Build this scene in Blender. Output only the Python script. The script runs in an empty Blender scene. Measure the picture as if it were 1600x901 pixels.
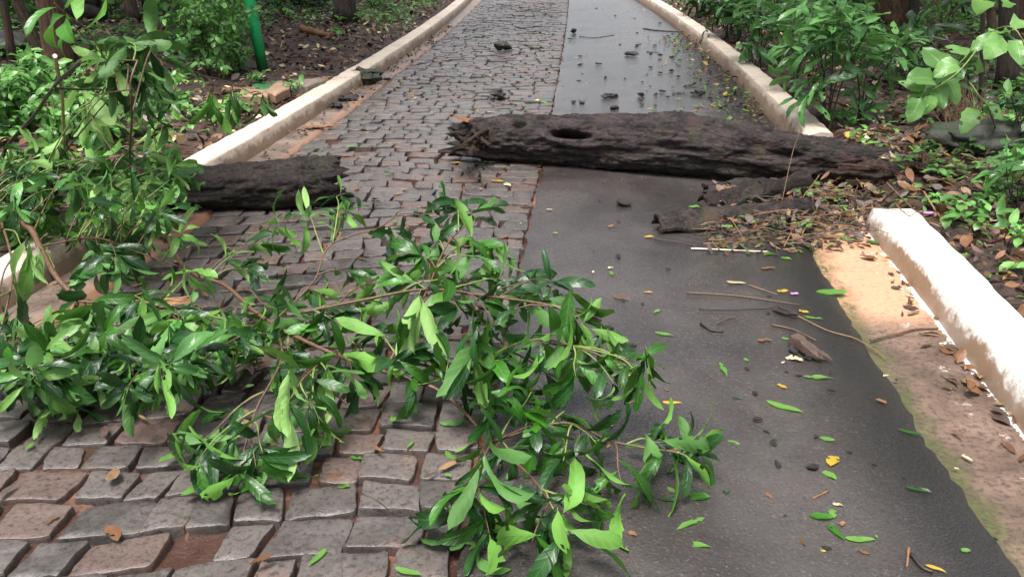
import bpy, math, random
from mathutils import Vector, Matrix, noise as mn
R = math.radians
rnd = random.Random(7)
sc = bpy.context.scene
col = sc.collection

# ------------------------------------------------------------------ camera
CH, PITCH, F = 1.6, R(24.0), 1280.0
cd = bpy.data.cameras.new('camera'); cam = bpy.data.objects.new('camera', cd); col.objects.link(cam)
cam.location = (0, 0, CH); cam.rotation_euler = (R(90) - PITCH, 0, 0)
cd.sensor_width = 36; cd.lens = 36 * F / 1600; cd.clip_start = .05; cd.clip_end = 500
sc.camera = cam
# ------------------------------------------------------------------ light
w = bpy.data.worlds.new('World'); sc.world = w; w.use_nodes = True
nt = w.node_tree; nt.nodes.clear()
sky = nt.nodes.new('ShaderNodeTexSky'); sky.sky_type = 'NISHITA'; sky.sun_disc = False
SUN_EL, SUN_AZ = R(72), R(208)
sky.sun_elevation = SUN_EL; sky.sun_rotation = SUN_AZ; sky.dust_density = 4; sky.air_density = 1.0
hs = nt.nodes.new('ShaderNodeHueSaturation'); hs.inputs['Saturation'].default_value = .30
bg = nt.nodes.new('ShaderNodeBackground'); bg.inputs[1].default_value = .125
wo = nt.nodes.new('ShaderNodeOutputWorld')
nt.links.new(sky.outputs[0], hs.inputs['Color']); nt.links.new(hs.outputs[0], bg.inputs[0]); nt.links.new(bg.outputs[0], wo.inputs[0])
sd = bpy.data.lights.new('sun', 'SUN'); sd.energy = 2.6; sd.angle = R(20); sd.color = (1, .97, .92)
so = bpy.data.objects.new('sun', sd); col.objects.link(so)
sdir = Vector((math.sin(SUN_AZ) * math.cos(SUN_EL), math.cos(SUN_AZ) * math.cos(SUN_EL), math.sin(SUN_EL)))
so.rotation_euler = sdir.to_track_quat('Z', 'Y').to_euler(); so.location = (0, 0, 20)
sc.view_settings.view_transform = 'Standard'; sc.view_settings.look = 'None'
sc.view_settings.gamma = 1; sc.view_settings.use_curve_mapping = False
sc.view_settings.exposure = 1.42
sc.cycles.use_denoising = True
sc.cycles.max_bounces = 6; sc.cycles.transparent_max_bounces = 4; sc.cycles.caustics_reflective = False; sc.cycles.caustics_refractive = False

# ------------------------------------------------------------------ helpers
UPV = Vector((0, 0, 1))
def P(px, py, z=0.0):
    u = (px - 800) / F; v = (450.5 - py) / F
    d = Vector((u, math.cos(PITCH) + v * math.sin(PITCH), -math.sin(PITCH) + v * math.cos(PITCH)))
    t = (z - CH) / d.z
    return Vector((0, 0, CH)) + d * t
def PY(px, py, Y):
    u = (px - 800) / F; v = (450.5 - py) / F
    d = Vector((u, math.cos(PITCH) + v * math.sin(PITCH), -math.sin(PITCH) + v * math.cos(PITCH)))
    return Vector((0, 0, CH)) + d * (Y / d.y)
def depth(p): return p.y * math.cos(PITCH) + (CH - p.z) * math.sin(PITCH)
def fbm(p, o=4, h=.9): return mn.fractal(p, h, 2.1, o)
def U(a, b): return rnd.uniform(a, b)
def rvec():
    while True:
        v = Vector((U(-1, 1), U(-1, 1), U(-1, 1)))
        if .05 < v.length < 1: return v.normalized()
def inpoly(x, y, pts):
    c = False; n = len(pts)
    for i in range(n):
        x1, y1 = pts[i]; x2, y2 = pts[i - 1]
        if (y1 > y) != (y2 > y) and x < (x2 - x1) * (y - y1) / (y2 - y1) + x1: c = not c
    return c

class MB:
    def __init__(s): s.v = []; s.f = []; s.uv = []; s.t = []; s.m = []; s.sm = []
    def vert(s, p, uv=(0, 0), t=.5):
        s.v.append((p[0], p[1], p[2])); s.uv.append(uv); s.t.append(t); return len(s.v) - 1
    def face(s, ids, m=0, smooth=True): s.f.append(tuple(ids)); s.m.append(m); s.sm.append(smooth)
    def mesh(s, name, mats, off=(0, 0, 0)):
        me = bpy.data.meshes.new(name)
        me.from_pydata([(a - off[0], b - off[1], c - off[2]) for a, b, c in s.v], [], s.f)
        for m_ in (mats if isinstance(mats, (list, tuple)) else [mats]): me.materials.append(m_)
        me.polygons.foreach_set('material_index', s.m); me.polygons.foreach_set('use_smooth', s.sm)
        uvl = me.uv_layers.new(name='UVMap'); li = [0] * len(me.loops); me.loops.foreach_get('vertex_index', li)
        fl = [c for i in li for c in s.uv[i]]; uvl.data.foreach_set('uv', fl)
        at = me.attributes.new('tint', 'FLOAT', 'POINT'); at.data.foreach_set('value', s.t)
        me.update(); return me
    def build(s, name, mats, parent=None, off=(0, 0, 0)):
        o = bpy.data.objects.new(name, s.mesh(name, mats, off)); col.objects.link(o)
        if parent is not None: o.parent = parent
        else: o.location = off
        return o
    def tube(s, pts, radii, n=8, t=.5, cap=True, rough=0., m=0):
        pts = [Vector(p) for p in pts]; N = len(pts)
        if not isinstance(radii, (list, tuple)): radii = [radii] * N
        ref = None; rings = []; L = 0.
        for i, p in enumerate(pts):
            tg = (pts[min(i + 1, N - 1)] - pts[max(i - 1, 0)]).normalized()
            if ref is None: ref = tg.orthogonal().normalized()
            ref = (ref - tg * ref.dot(tg)).normalized(); b = tg.cross(ref)
            if i: L += (p - pts[i - 1]).length
            ring = []
            for k in range(n):
                a = 2 * math.pi * k / n; r = radii[i]
                d = ref * math.cos(a) + b * math.sin(a)
                if rough: r *= 1 + rough * mn.noise((p + d * r) * (1.2 / max(radii[0], .005)) * .5)
                ring.append(s.vert(p + d * r, (k / n, L), t))
            rings.append(ring)
        for i in range(N - 1):
            for k in range(n):
                s.face((rings[i][k], rings[i][(k + 1) % n], rings[i + 1][(k + 1) % n], rings[i + 1][k]), m)
        if cap:
            s.face(list(reversed(rings[0])), m, False); s.face(rings[-1], m, False)
        return rings

def tag(o, label=None, cat=None, group=None, kind=None):
    if label: o['label'] = label
    if cat: o['category'] = cat
    if group: o['group'] = group
    if kind: o['kind'] = kind
    return o
def thing(name, loc, label, cat, group=None):
    o = bpy.data.objects.new(name, None); col.objects.link(o); o.location = loc
    o.empty_display_size = .1
    return tag(o, label, cat, group)
def smooth_path(pts, n=6):
    """Catmull-Rom through points"""
    pts = [Vector(p) for p in pts]; out = []
    for i in range(len(pts) - 1):
        p0 = pts[max(i - 1, 0)]; p1 = pts[i]; p2 = pts[i + 1]; p3 = pts[min(i + 2, len(pts) - 1)]
        for k in range(n):
            t = k / n
            out.append(.5 * ((2 * p1) + (p2 - p0) * t + (2 * p0 - 5 * p1 + 4 * p2 - p3) * t * t + (3 * p1 - p0 - 3 * p2 + p3) * t ** 3))
    out.append(pts[-1]); return out

# ------------------------------------------------------------------ materials
class NT:
    def __init__(s, name):
        s.m = bpy.data.materials.new(name); s.m.use_nodes = True; s.n = s.m.node_tree; s.n.nodes.clear()
        s.out = s.n.nodes.new('ShaderNodeOutputMaterial'); s.p = s.n.nodes.new('ShaderNodeBsdfPrincipled')
        s.n.links.new(s.p.outputs[0], s.out.inputs[0])
    def link(s, a, b): s.n.links.new(a, b)
    def node(s, typ, **kw):
        n = s.n.nodes.new(typ)
        for k, v in kw.items(): setattr(n, k, v)
        return n
    def val(s, n, key, v):
        if hasattr(v, 'is_output') or isinstance(v, bpy.types.NodeSocket): s.link(v, n.inputs[key])
        else: n.inputs[key].default_value = v
    def coord(s, k='Object'): return s.node('ShaderNodeTexCoord').outputs[k]
    def pos(s): return s.node('ShaderNodeNewGeometry').outputs['Position']
    def mapping(s, vec, scale=(1, 1, 1), loc=(0, 0, 0)):
        n = s.node('ShaderNodeMapping'); s.link(vec, n.inputs[0]); n.inputs['Scale'].default_value = scale; n.inputs['Location'].default_value = loc
        return n.outputs[0]
    def noise(s, vec, scale, detail=4, rough=.6, dist=0.):
        n = s.node('ShaderNodeTexNoise'); s.link(vec, n.inputs['Vector']); n.inputs['Scale'].default_value = scale
        n.inputs['Detail'].default_value = detail; n.inputs['Roughness'].default_value = rough; n.inputs['Distortion'].default_value = dist
        return n.outputs[0]
    def voro(s, vec, scale, feature='F1'):
        n = s.node('ShaderNodeTexVoronoi', feature=feature); s.link(vec, n.inputs['Vector']); n.inputs['Scale'].default_value = scale
        return n
    def ramp(s, fac, stops):
        n = s.node('ShaderNodeValToRGB'); s.link(fac, n.inputs[0]); e = n.color_ramp.elements
        while len(e) < len(stops): e.new(.5)
        for i, (p, c) in enumerate(stops):
            e[i].position = p; e[i].color = (c, c, c, 1) if isinstance(c, (int, float)) else (*c, 1)
        return n.outputs[0]
    def math(s, op, a, b=0., c=0.):
        n = s.node('ShaderNodeMath', operation=op)
        for i, v in enumerate((a, b, c)): s.val(n, i, v)
        return n.outputs[0]
    def mix(s, f, a, b, blend='MIX'):
        n = s.node('ShaderNodeMix', data_type='RGBA', blend_type=blend)
        s.val(n, 0, f)
        for k, v in ((6, a), (7, b)):
            if isinstance(v, tuple): n.inputs[k].default_value = (*v, 1)
            else: s.link(v, n.inputs[k])
        return n.outputs[2]
    def bump(s, h, strength=.5, dist=.01):
        n = s.node('ShaderNodeBump'); s.link(h, n.inputs['Height']); n.inputs['Strength'].default_value = strength; n.inputs['Distance'].default_value = dist
        s.link(n.outputs[0], s.p.inputs['Normal']); return n
    def attr(s, k='tint'): return s.node('ShaderNodeAttribute', attribute_name=k).outputs['Fac']
    def uv(s):
        n = s.node('ShaderNodeSeparateXYZ'); s.link(s.coord('UV'), n.inputs[0]); return n.outputs[0], n.outputs[1]
    def set(s, **kw):
        for k, v in kw.items():
            key = {'base': 'Base Color', 'rough': 'Roughness', 'spec': 'Specular IOR Level', 'coat': 'Coat Weight', 'coatr': 'Coat Roughness'}[k]
            if isinstance(v, tuple): s.p.inputs[key].default_value = (*v, 1)
            else: s.val(s.p, key, v)

def leaf_mat(name, top, under, rough=.3, trans=.25, young=None, veins=True):
    n = NT(name); u, v = n.uv()
    t = n.attr()
    geo = n.node('ShaderNodeNewGeometry').outputs['Backfacing']
    va = n.math('ABSOLUTE', v)
    big = n.noise(n.pos(), 9, 3)
    topc = n.mix(t, tuple(c * .55 for c in top), young or tuple(min(1, c * 1.55) for c in top))
    topc = n.mix(n.math('MULTIPLY', n.ramp(big, [(.4, 0.), (.62, 1.)]), .45), topc, tuple(c * .5 for c in top))
    undc = n.mix(t, tuple(c * .75 for c in under), tuple(min(1, c * 1.2) for c in under))
    c = n.mix(geo, topc, undc)
    if veins:
        c = n.mix(n.ramp(n.noise(n.pos(), 55, 3), [(.69, 0.), (.73, .8)]), c, (.07, .045, .015))
    if veins:
        rib = n.ramp(va, [(0.0, 1.), (.07, .0)])
        ph = n.math('ADD', u, n.math('MULTIPLY', va, -.16))
        sv = n.math('SINE', n.math('MULTIPLY', ph, 75.))
        svr = n.ramp(n.math('MULTIPLY_ADD', sv, .5, .5), [(.86, 0.), (1., 1.)])
        vein = n.math('MAXIMUM', rib, n.math('MULTIPLY', svr, .35))
        c = n.mix(n.math('MULTIPLY', vein, .55), c, tuple(min(1, a * 1.15 + .015) for a in under))
        n.bump(n.math('MULTIPLY_ADD', vein, -.6, n.math('MULTIPLY', n.math('SINE', n.math('MULTIPLY', ph, 37.)), .25)), .35, .003)
    n.set(base=c, rough=n.math('MULTIPLY_ADD', geo, .25, n.math('MULTIPLY_ADD', big, .2, rough - .1)), spec=.4)
    tr = n.node('ShaderNodeBsdfTranslucent'); n.link(n.mix(.5, c, tuple(min(1, a * 1.6) for a in under)), tr.inputs[0])
    mx = n.node('ShaderNodeMixShader'); mx.inputs[0].default_value = trans
    n.link(n.p.outputs[0], mx.inputs[1]); n.link(tr.outputs[0], mx.inputs[2]); n.link(mx.outputs[0], n.out.inputs[0])
    return n.m

def plain(name, c, rough=.6, var=.35, scale=30, bump=.3, c2=None, bd=.004):
    n = NT(name); p = n.coord('Object'); a = n.noise(p, scale, 5)
    cc = n.mix(n.ramp(a, [(.3, 0.), (.7, 1.)]), tuple(x * (1 - var) for x in c), c2 or tuple(min(1, x * (1 + var)) for x in c))
    t = n.attr(); cc = n.mix(n.math('MULTIPLY_ADD', t, -.6, .3), cc, (0.004, .003, .002))
    n.set(base=cc, rough=rough); n.bump(n.noise(p, scale * 3, 5), bump, bd); return n.m

M = {}
M['leaf'] = leaf_mat('glossy_leaf', (.017, .078, .008), (.10, .235, .036), .36, .24, (.038, .155, .011))
M['leaf_dark'] = leaf_mat('dark_leaf', (.008, .040, .009), (.055, .14, .03), .34, .16, (.015, .068, .011))
M['leaf_pale'] = leaf_mat('pale_leaf', (.10, .25, .05), (.22, .385, .11), .38, .35, (.14, .31, .055))
M['leaf_under'] = leaf_mat('understory_leaf', (.045, .145, .042), (.12, .27, .075), .24, .28, (.13, .32, .085))
M['leaf_heart'] = leaf_mat('heart_leaf', (.10, .24, .06), (.18, .36, .10), .36, .34, (.24, .46, .13))
M['leaf_small'] = leaf_mat('small_leaf', (.06, .18, .04), (.14, .31, .08), .36, .32, (.19, .42, .10), veins=False)
M['leaf_canopy'] = leaf_mat('canopy_leaf', (.03, .085, .02), (.06, .14, .035), .45, .3, veins=False)
M['leaf_yellow'] = leaf_mat('yellow_leaf', (.34, .21, .025), (.36, .25, .06), .4, .2, (.5, .34, .03))
M['leaf_brown'] = leaf_mat('brown_leaf', (.10, .042, .020), (.15, .075, .036), .45, .1, (.20, .09, .038))
M['leaf_beige'] = leaf_mat('beige_leaf', (.42, .34, .2), (.45, .36, .22), .5, .15)
M['petal'] = plain('pink_petal', (.5, .18, .5), .5, .2, 60, .1)
M['twig'] = plain('twig_bark', (.085, .045, .024), .55, .4, 60, .4)
M['twig_dark'] = plain('dark_twig', (.028, .02, .016), .5, .4, 60, .4)
M['twig_green'] = plain('green_twig', (.13, .17, .045), .5, .3, 60, .2)
M['twig_pale'] = plain('pale_stick', (.45, .33, .19), .6, .3, 50, .3)
M['straw'] = plain('straw_stalk', (.17, .10, .045), .6, .35, 50, .2)
M['cutwood'] = plain('cut_wood', (.78, .72, .58), .6, .08, 60, .2)
M['splint'] = plain('orange_wood', (.17, .085, .04), .65, .45, 25, .6)
M['crumb'] = plain('rotten_wood_crumb', (.016, .012, .011), .5, .5, 40, .8)
M['chip'] = plain('dark_chip', (.05, .03, .022), .55, .5, 40, .8)

def bark_mat(name, c1, c2, moss=0., stretch=(1, 1, 1), rough=.55, sc_=9., bd=.02, red=None, spec=.3):
    n = NT(name); p = n.mapping(n.coord('UV'), stretch)
    a = n.noise(p, sc_, 8, .68, .6); b = n.noise(p, sc_ * 4.5, 6, .7); cc = n.mix(n.ramp(a, [(.40, 0.), (.60, 1.)]), c1, c2)
    cc = n.mix(n.ramp(b, [(.56, 0.), (.70, .8)]), cc, tuple(min(1, x * 1.9 + .004) for x in c2))
    cc = n.mix(n.ramp(b, [(.30, .9), (.52, 0.)]), cc, tuple(x * .25 for x in c1))
    if red: cc = n.mix(n.ramp(n.noise(n.coord('Object'), 5.5, 5), [(.55, 0.), (.7, .7)]), cc, red)
    if moss:
        g = n.node('ShaderNodeNewGeometry'); 
        mm = n.math('MULTIPLY', n.ramp(n.noise(n.coord('Object'), 6, 6), [(.5, 0.), (.66, 1.)]), moss)
        cc = n.mix(mm, cc, (.032, .05, .012))
    n.set(base=cc, rough=n.ramp(b, [(.3, rough + .25), (.7, rough - .05)]), spec=spec)
    h = n.math('ADD', n.math('MULTIPLY', a, 1.2), n.math('MULTIPLY', b, .5)); n.bump(h, .9, bd); return n.m
M['log'] = bark_mat('wet_rotten_bark', (.005, .0034, .0034), (.042, .0275, .029), .3, (.9, 1.5, 1), .45, 9., .035, (.06, .027, .023))
M['log2'] = bark_mat('dark_wet_bark', (.005, .0034, .003), (.024, .0148, .0128), .2, (.9, 1.5, 1), .52, 9., .03)
M['bareheart'] = bark_mat('peeled_wood', (.07, .05, .045), (.17, .125, .115), 0, (3, .7, 1), .45, 8, .006)
M['splinter'] = bark_mat('rotten_splinter', (.008, .0046, .0034), (.052, .026, .016), 0, (2, 2.5, 1), .5, 12, .015)
M['trunk'] = bark_mat('forest_trunk', (.045, .03, .022), (.13, .09, .065), .25, (3, .7, 1), .75, 7, .015)
M['trunk_red'] = bark_mat('reddish_trunk', (.05, .027, .018), (.15, .085, .055), .1, (4, .5, 1), .75, 7, .015)
M['trunk_dark'] = bark_mat('dark_trunk', (.02, .014, .012), (.06, .045, .038), .25, (3, .7, 1), .7, 7, .015)

def stone_mat():
    n = NT('basalt_cobble'); p = n.pos(); t = n.attr()
    a = n.noise(p, 9, 6, .65); b = n.noise(p, 55, 6, .7); c_ = n.noise(p, 2.2, 4, .6)
    cc = n.mix(n.ramp(a, [(.35, 0.), (.65, 1.)]), (.037, .0325, .030), (.076, .067, .0625))
    cc = n.mix(n.math('MULTIPLY', t, .6), cc, (.118, .099, .091))
    cc = n.mix(n.ramp(n.math('FRACT', n.math('MULTIPLY', t, 7.3)), [(.78, 0.), (.86, .5)]), cc, (.105, .062, .048))
    cc = n.mix(n.ramp(n.math('ADD', n.math('MULTIPLY', c_, .7), n.math('MULTIPLY', a, .3)), [(.55, 0.), (.68, .55)]), cc, (.17, .08, .05))
    cc = n.mix(n.ramp(b, [(.36, .75), (.5, 0.)]), cc, (.026, .020, .020))
    cc = n.mix(n.ramp(n.voro(p, 38).outputs['Distance'], [(.05, .22), (.16, 0.)]), cc, (.02, .018, .018))
    n.set(base=cc, rough=n.ramp(n.math('ADD', n.math('MULTIPLY', a, .6), n.math('MULTIPLY', b, .4)), [(.36, .22), (.64, .48)]), spec=.5)
    n.bump(n.math('ADD', a, n.math('MULTIPLY', b, .55)), .5, .012); return n.m
M['stone'] = stone_mat()
def bed_mat():
    n = NT('red_clay'); p = n.pos(); a = n.noise(p, 3.1, 5); b = n.noise(p, 60, 6, .7)
    cc = n.mix(n.ramp(a, [(.50, 0.), (.66, 1.)]), (.036, .014, .009), (.24, .10, .055))
    cc = n.mix(n.ramp(b, [(.35, .7), (.6, 0.)]), cc, (.05, .022, .014))
    n.set(base=cc, rough=n.ramp(a, [(.4, .35), (.6, .7)])); n.bump(b, .6, .008); return n.m
M['bed'] = bed_mat()
def asphalt_mat():
    n = NT('wet_asphalt'); p = n.pos(); u, v = n.uv()
    a = n.noise(p, 1.6, 6, .6, .4); b = n.noise(p, 85, 4, .75); vo = n.voro(p, 110).outputs['Distance']
    c_ = n.noise(p, 14, 5, .6)
    cc = n.mix(n.ramp(a, [(.35, 0.), (.68, 1.)]), (.025, .0212, .0205), (.056, .048, .0455))
    cc = n.mix(n.ramp(b, [(.57, 0.), (.70, .6)]), cc, (.15, .125, .112))
    cc = n.mix(n.ramp(b, [(.3, .7), (.44, 0.)]), cc, (.012, .011, .011))
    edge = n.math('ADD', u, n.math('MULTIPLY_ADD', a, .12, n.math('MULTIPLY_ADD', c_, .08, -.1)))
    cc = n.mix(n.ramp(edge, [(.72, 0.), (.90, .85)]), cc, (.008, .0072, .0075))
    n.set(base=cc, rough=n.ramp(n.math('ADD', n.math('MULTIPLY', a, .7), n.math('MULTIPLY', c_, .3)), [(.38, .08), (.60, .28)]), spec=.65)
    n.bump(n.math('ADD', b, n.math('MULTIPLY', vo, .6)), .5, .006); return n.m
M['asphalt'] = asphalt_mat()
SANDC = P(1335, 420)
def gutter_mat():
    n = NT('stained_concrete'); p = n.pos(); u, v = n.uv()
    a = n.noise(p, 4, 6, .6, .3); b = n.noise(p, 45, 6, .7); c_ = n.noise(p, 12, 6, .7)
    cc = n.mix(n.ramp(a, [(.35, 0.), (.66, 1.)]), (.060, .038, .027), (.15, .098, .072))
    cc = n.mix(n.ramp(b, [(.38, .8), (.52, 0.)]), cc, (.035, .024, .018))
    # sandy wash
    ds = n.node('ShaderNodeVectorMath', operation='DISTANCE'); n.link(n.mapping(p, (1.3, 1., 0)), ds.inputs[0])
    ds.inputs[1].default_value = (SANDC.x * 1.3, SANDC.y, 0)
    sand = n.ramp(n.math('ADD', ds.outputs['Value'], n.math('MULTIPLY_ADD', a, .5, n.math('MULTIPLY_ADD', c_, .3, -.4))), [(.5, 1.), (.78, 0.)])
    cc = n.mix(sand, cc, n.mix(n.ramp(b, [(.32, 0.), (.48, 1.)]), (.24, .12, .07), (.40, .22, .135)))
    # white paint flecks by the kerb
    fl = n.math('MULTIPLY', n.ramp(c_, [(.6, 0.), (.64, 1.)]), n.ramp(u, [(.5, 0.), (.85, 1.)]))
    cc = n.mix(fl, cc, (.6, .52, .46))
    pl = n.ramp(n.math('ADD', u, n.math('MULTIPLY_ADD', c_, .35, n.math('MULTIPLY_ADD', a, .3, -.32))), [(.90, 0.), (.93, 1.)])
    cc = n.mix(pl, cc, (.75, .70, .66))
    moss = n.math('MULTIPLY', n.ramp(n.math('ADD', u, n.math('MULTIPLY_ADD', a, .5, n.math('MULTIPLY_ADD', c_, .5, -.5))), [(.10, 1.), (.30, 0.)]), n.ramp(b, [(.40, .0), (.56, 1.)]))
    cc = n.mix(moss, cc, n.mix(c_, (.035, .050, .011), (.075, .092, .022)))
    n.set(base=cc, rough=n.ramp(a, [(.3, .45), (.6, .7)]), spec=.4); n.bump(n.math('ADD', b, n.math('ADD', c_, moss)), .6, .008); return n.m
M['gutter'] = gutter_mat()
def gutter_left_mat():
    n = NT('worn_gutter_slab'); p = n.pos(); u, v = n.uv(); a = n.noise(p, 3, 6); b = n.noise(p, 40, 6, .7)
    cc = n.mix(n.ramp(a, [(.35, 0.), (.65, 1.)]), (.09, .068, .055), (.20, .15, .12))
    cc = n.mix(n.ramp(b, [(.36, .6), (.52, 0.)]), cc, (.045, .034, .028))
    cc = n.mix(n.ramp(n.math('ADD', u, n.math('MULTIPLY_ADD', a, .5, -.25)), [(.62, 0.), (.95, .8)]), cc, (.22, .10, .055))
    n.set(base=cc, rough=n.ramp(a, [(.35, .25), (.65, .55)])); n.bump(b, .5, .006); return n.m
M['gutter_l'] = gutter_left_mat()
def kerb_mat(name, paint, stain, amt):
    n = NT(name); p = n.pos(); u, v = n.uv()
    st = n.mapping(n.coord('UV'), (6, 13, 1)); a = n.noise(st, 1.3, 8, .72); b = n.noise(p, 38, 6, .7); c_ = n.noise(p, 3.5, 5)
    # u along the profile 0 (base of the inner face) .. 1
    worn = n.ramp(n.math('ADD', u, n.math('MULTIPLY_ADD', a, -.45, n.math('MULTIPLY_ADD', c_, -.45, .42))), [(.20, 1.), (.29, .0)])
    worn = n.math('MULTIPLY', worn, amt)
    cc = n.mix(worn, paint, n.mix(b, tuple(x * .6 for x in stain), stain))
    spots = n.ramp(n.math('ADD', n.math('MULTIPLY', b, .6), n.math('MULTIPLY', c_, .4)), [(.39, .85), (.455, 0.)])
    cc = n.mix(spots, cc, tuple(x * .7 for x in stain))
    edge = n.ramp(n.math('ADD', u, n.math('MULTIPLY_ADD', b, .3, n.math('MULTIPLY_ADD', c_, .3, -.3))), [(.80, 0.), (.90, .85)])
    cc = n.mix(edge, cc, (.10, .07, .04))
    grime = n.ramp(c_, [(.38, .35), (.6, 0.)]); cc = n.mix(grime, cc, tuple(.5 * (x + y) for x, y in zip(paint, stain)))
    n.set(base=cc, rough=.6); n.bump(n.math('ADD', b, n.math('MULTIPLY', worn, -.25)), .35, .004); return n.m
M['kerb'] = kerb_mat('white_kerb_paint', (.66, .635, .60), (.30, .195, .125), 1.)
M['kerb_far'] = kerb_mat('weathered_kerb_paint', (.48, .40, .33), (.24, .15, .095), .9)
def floor_mat():
    n = NT('forest_soil'); p = n.pos(); a = n.noise(p, 1.1, 5); b = n.noise(p, 18, 6, .7); c_ = n.noise(p, 70, 4)
    cc = n.mix(n.ramp(b, [(.35, 0.), (.65, 1.)]), (.017, .010, .007), (.060, .031, .020))
    cc = n.mix(n.ramp(a, [(.5, 0.), (.68, .7)]), cc, (.095, .035, .022))
    cc = n.mix(n.ramp(c_, [(.3, .6), (.5, 0.)]), cc, (.012, .008, .006))
    n.set(base=cc, rough=.7); n.bump(n.math('ADD', b, c_), .8, .03); return n.m
M['floor'] = floor_mat()
def pole_mat():
    n = NT('green_pole_paint'); p = n.coord('Object'); a = n.noise(p, 9, 5); s_ = n.node('ShaderNodeSeparateXYZ'); n.link(p, s_.inputs[0])
    cc = n.mix(a, (.010, .28, .085), (.016, .38, .12))
    cc = n.mix(n.ramp(n.math('ADD', s_.outputs[2], n.math('MULTIPLY', a, .2)), [(.12, .8), (.3, 0.)]), cc, (.035, .06, .025))
    n.set(base=cc, rough=.4); n.bump(n.noise(p, 40), .08, .003); return n.m
M['pole'] = pole_mat()
def rock_mat():
    n = NT('mossy_rock'); p = n.coord('Object'); a = n.noise(p, 6, 6); b = n.noise(p, 35, 6, .7)
    cc = n.mix(a, (.010, .009, .008), (.036, .032, .028))
    nz = n.node('ShaderNodeSeparateXYZ'); n.link(n.node('ShaderNodeNewGeometry').outputs['Normal'], nz.inputs[0])
    cc = n.mix(n.math('MULTIPLY', n.ramp(nz.outputs[2], [(.1, 0.), (.8, 1.)]), n.ramp(a, [(.4, .3), (.6, 1.)])), cc, (.018, .030, .009))
    n.set(base=cc, rough=.6); n.bump(n.math('ADD', a, b), .8, .015); return n.m
M['rock'] = rock_mat()
M['slab'] = plain('tan_flagstone', (.25, .16, .10), .6, .3, 14, .5)

# ------------------------------------------------------------------ road layout (world metres, x as a function of y)
def solve(A, b):
    n = len(b); Mx = [r[:] + [b[i]] for i, r in enumerate(A)]
    for i in range(n):
        pv = max(range(i, n), key=lambda r: abs(Mx[r][i])); Mx[i], Mx[pv] = Mx[pv], Mx[i]
        for r in range(n):
            if r != i:
                f_ = Mx[r][i] / Mx[i][i]
                for c in range(i, n + 1): Mx[r][c] -= f_ * Mx[i][c]
    return [Mx[i][n] / Mx[i][i] for i in range(n)]
def fit(pix, deg, lo, hi):
    pts = [P(*q) for q in pix]; n = deg + 1
    A = [[sum(p.y ** (i + j) for p in pts) for j in range(n)] for i in range(n)]
    b = [sum(p.x * p.y ** i for p in pts) for i in range(n)]; c = solve(A, b)
    def f(y):
        yc = min(max(y, lo), hi); x = sum(c[i] * yc ** i for i in range(n))
        d = sum(i * c[i] * yc ** (i - 1) for i in range(1, n))
        return x + d * (y - yc)
    return f
xL = fit([(733, 7), (665, 67), (605, 111), (557, 142), (500, 179), (380, 255), (135, 408), (0, 503)], 2, 3, 18)
xG = fit([(746, 10), (690, 55), (601, 135), (500, 220), (311, 347), (208, 416)], 2, 3, 18)
xA = fit([(889, 2), (865, 170), (844, 280), (822, 355), (719, 890)], 2, 1.6, 18)
xR = fit([(1007, 7), (1067, 49), (1112, 90), (1169, 146), (1210, 184), (1290, 280), (1377, 390), (1424, 459), (1463, 507), (1554, 615), (1610, 690)], 3, 2.2, 18)
_B = fit([(1262, 365), (1330, 490), (1400, 590), (1500, 730), (1600, 880)], 2, 1.7, 4.3)
def xB(y):
    if y < 4.1: return min(_B(y), xR(y) - .03)
    k = min(1, (y - 4.1) / 1.3); return _B(4.1) * 0 + (xR(y) - .02) - (xR(4.1) - .02 - _B(4.1)) * (1 - k)
YMIN, YMAX = .3, 24.0
def road_h(x, y):
    a, b = xG(y), xA(y); t = (x - a) / max(.1, b - a)
    if t <= 0 or t >= 1: return 0.
    k = min(1, 4 * t) * min(1, 4 * (1 - t))
    return k * (.045 * mn.noise(Vector((x * .9, y * .55, 3.3))) + .02 * mn.noise(Vector((x * 2.2, y * 1.6, 9.1))) - .012)
def road_frac(x, y): return (x - xL(y), xR(y) - x)
def ground_z(x, y):
    l, r = road_frac(x, y)
    o = max(-l, -r)                                  # metres outside the kerb line
    if o < 0: return -.09
    k = min(1, max(0, (o - .13) / .17))
    return -.09 + (.185 + .045 * min(o, 6)) * k + .05 * k * fbm(Vector((x * .7, y * .7, 1.7)), 4)

# ---- forest floor: one sheet to the horizon
def axis_vals(near, far, step):
    v = [-far, -far / 2, -far / 4]; k = -near
    while k <= near: v.append(k); k += step
    return v + [far / 4, far / 2, far]
xs = [-300, -120, -50, -25] + [-14 + .16 * i for i in range(176)] + [25, 50, 120, 300]
ys = [-300, -100, -30, -10, -4] + [-1 + .16 * i for i in range(150)] + [26, 32, 50, 120, 300]
b = MB(); W_ = len(xs)
for y in ys:
    for x in xs: b.vert((x, y, ground_z(x, min(y, 24)) if abs(x) < 14.5 and -1.5 < y < 26 else .12), (x, y))
for j in range(len(ys) - 1):
    for i in range(W_ - 1): b.face((j * W_ + i, j * W_ + i + 1, (j + 1) * W_ + i + 1, (j + 1) * W_ + i))
tag(b.build('forest_floor', M['floor']), 'brown and reddish soil of the forest floor on both sides of the path', 'ground', kind='structure')

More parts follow.
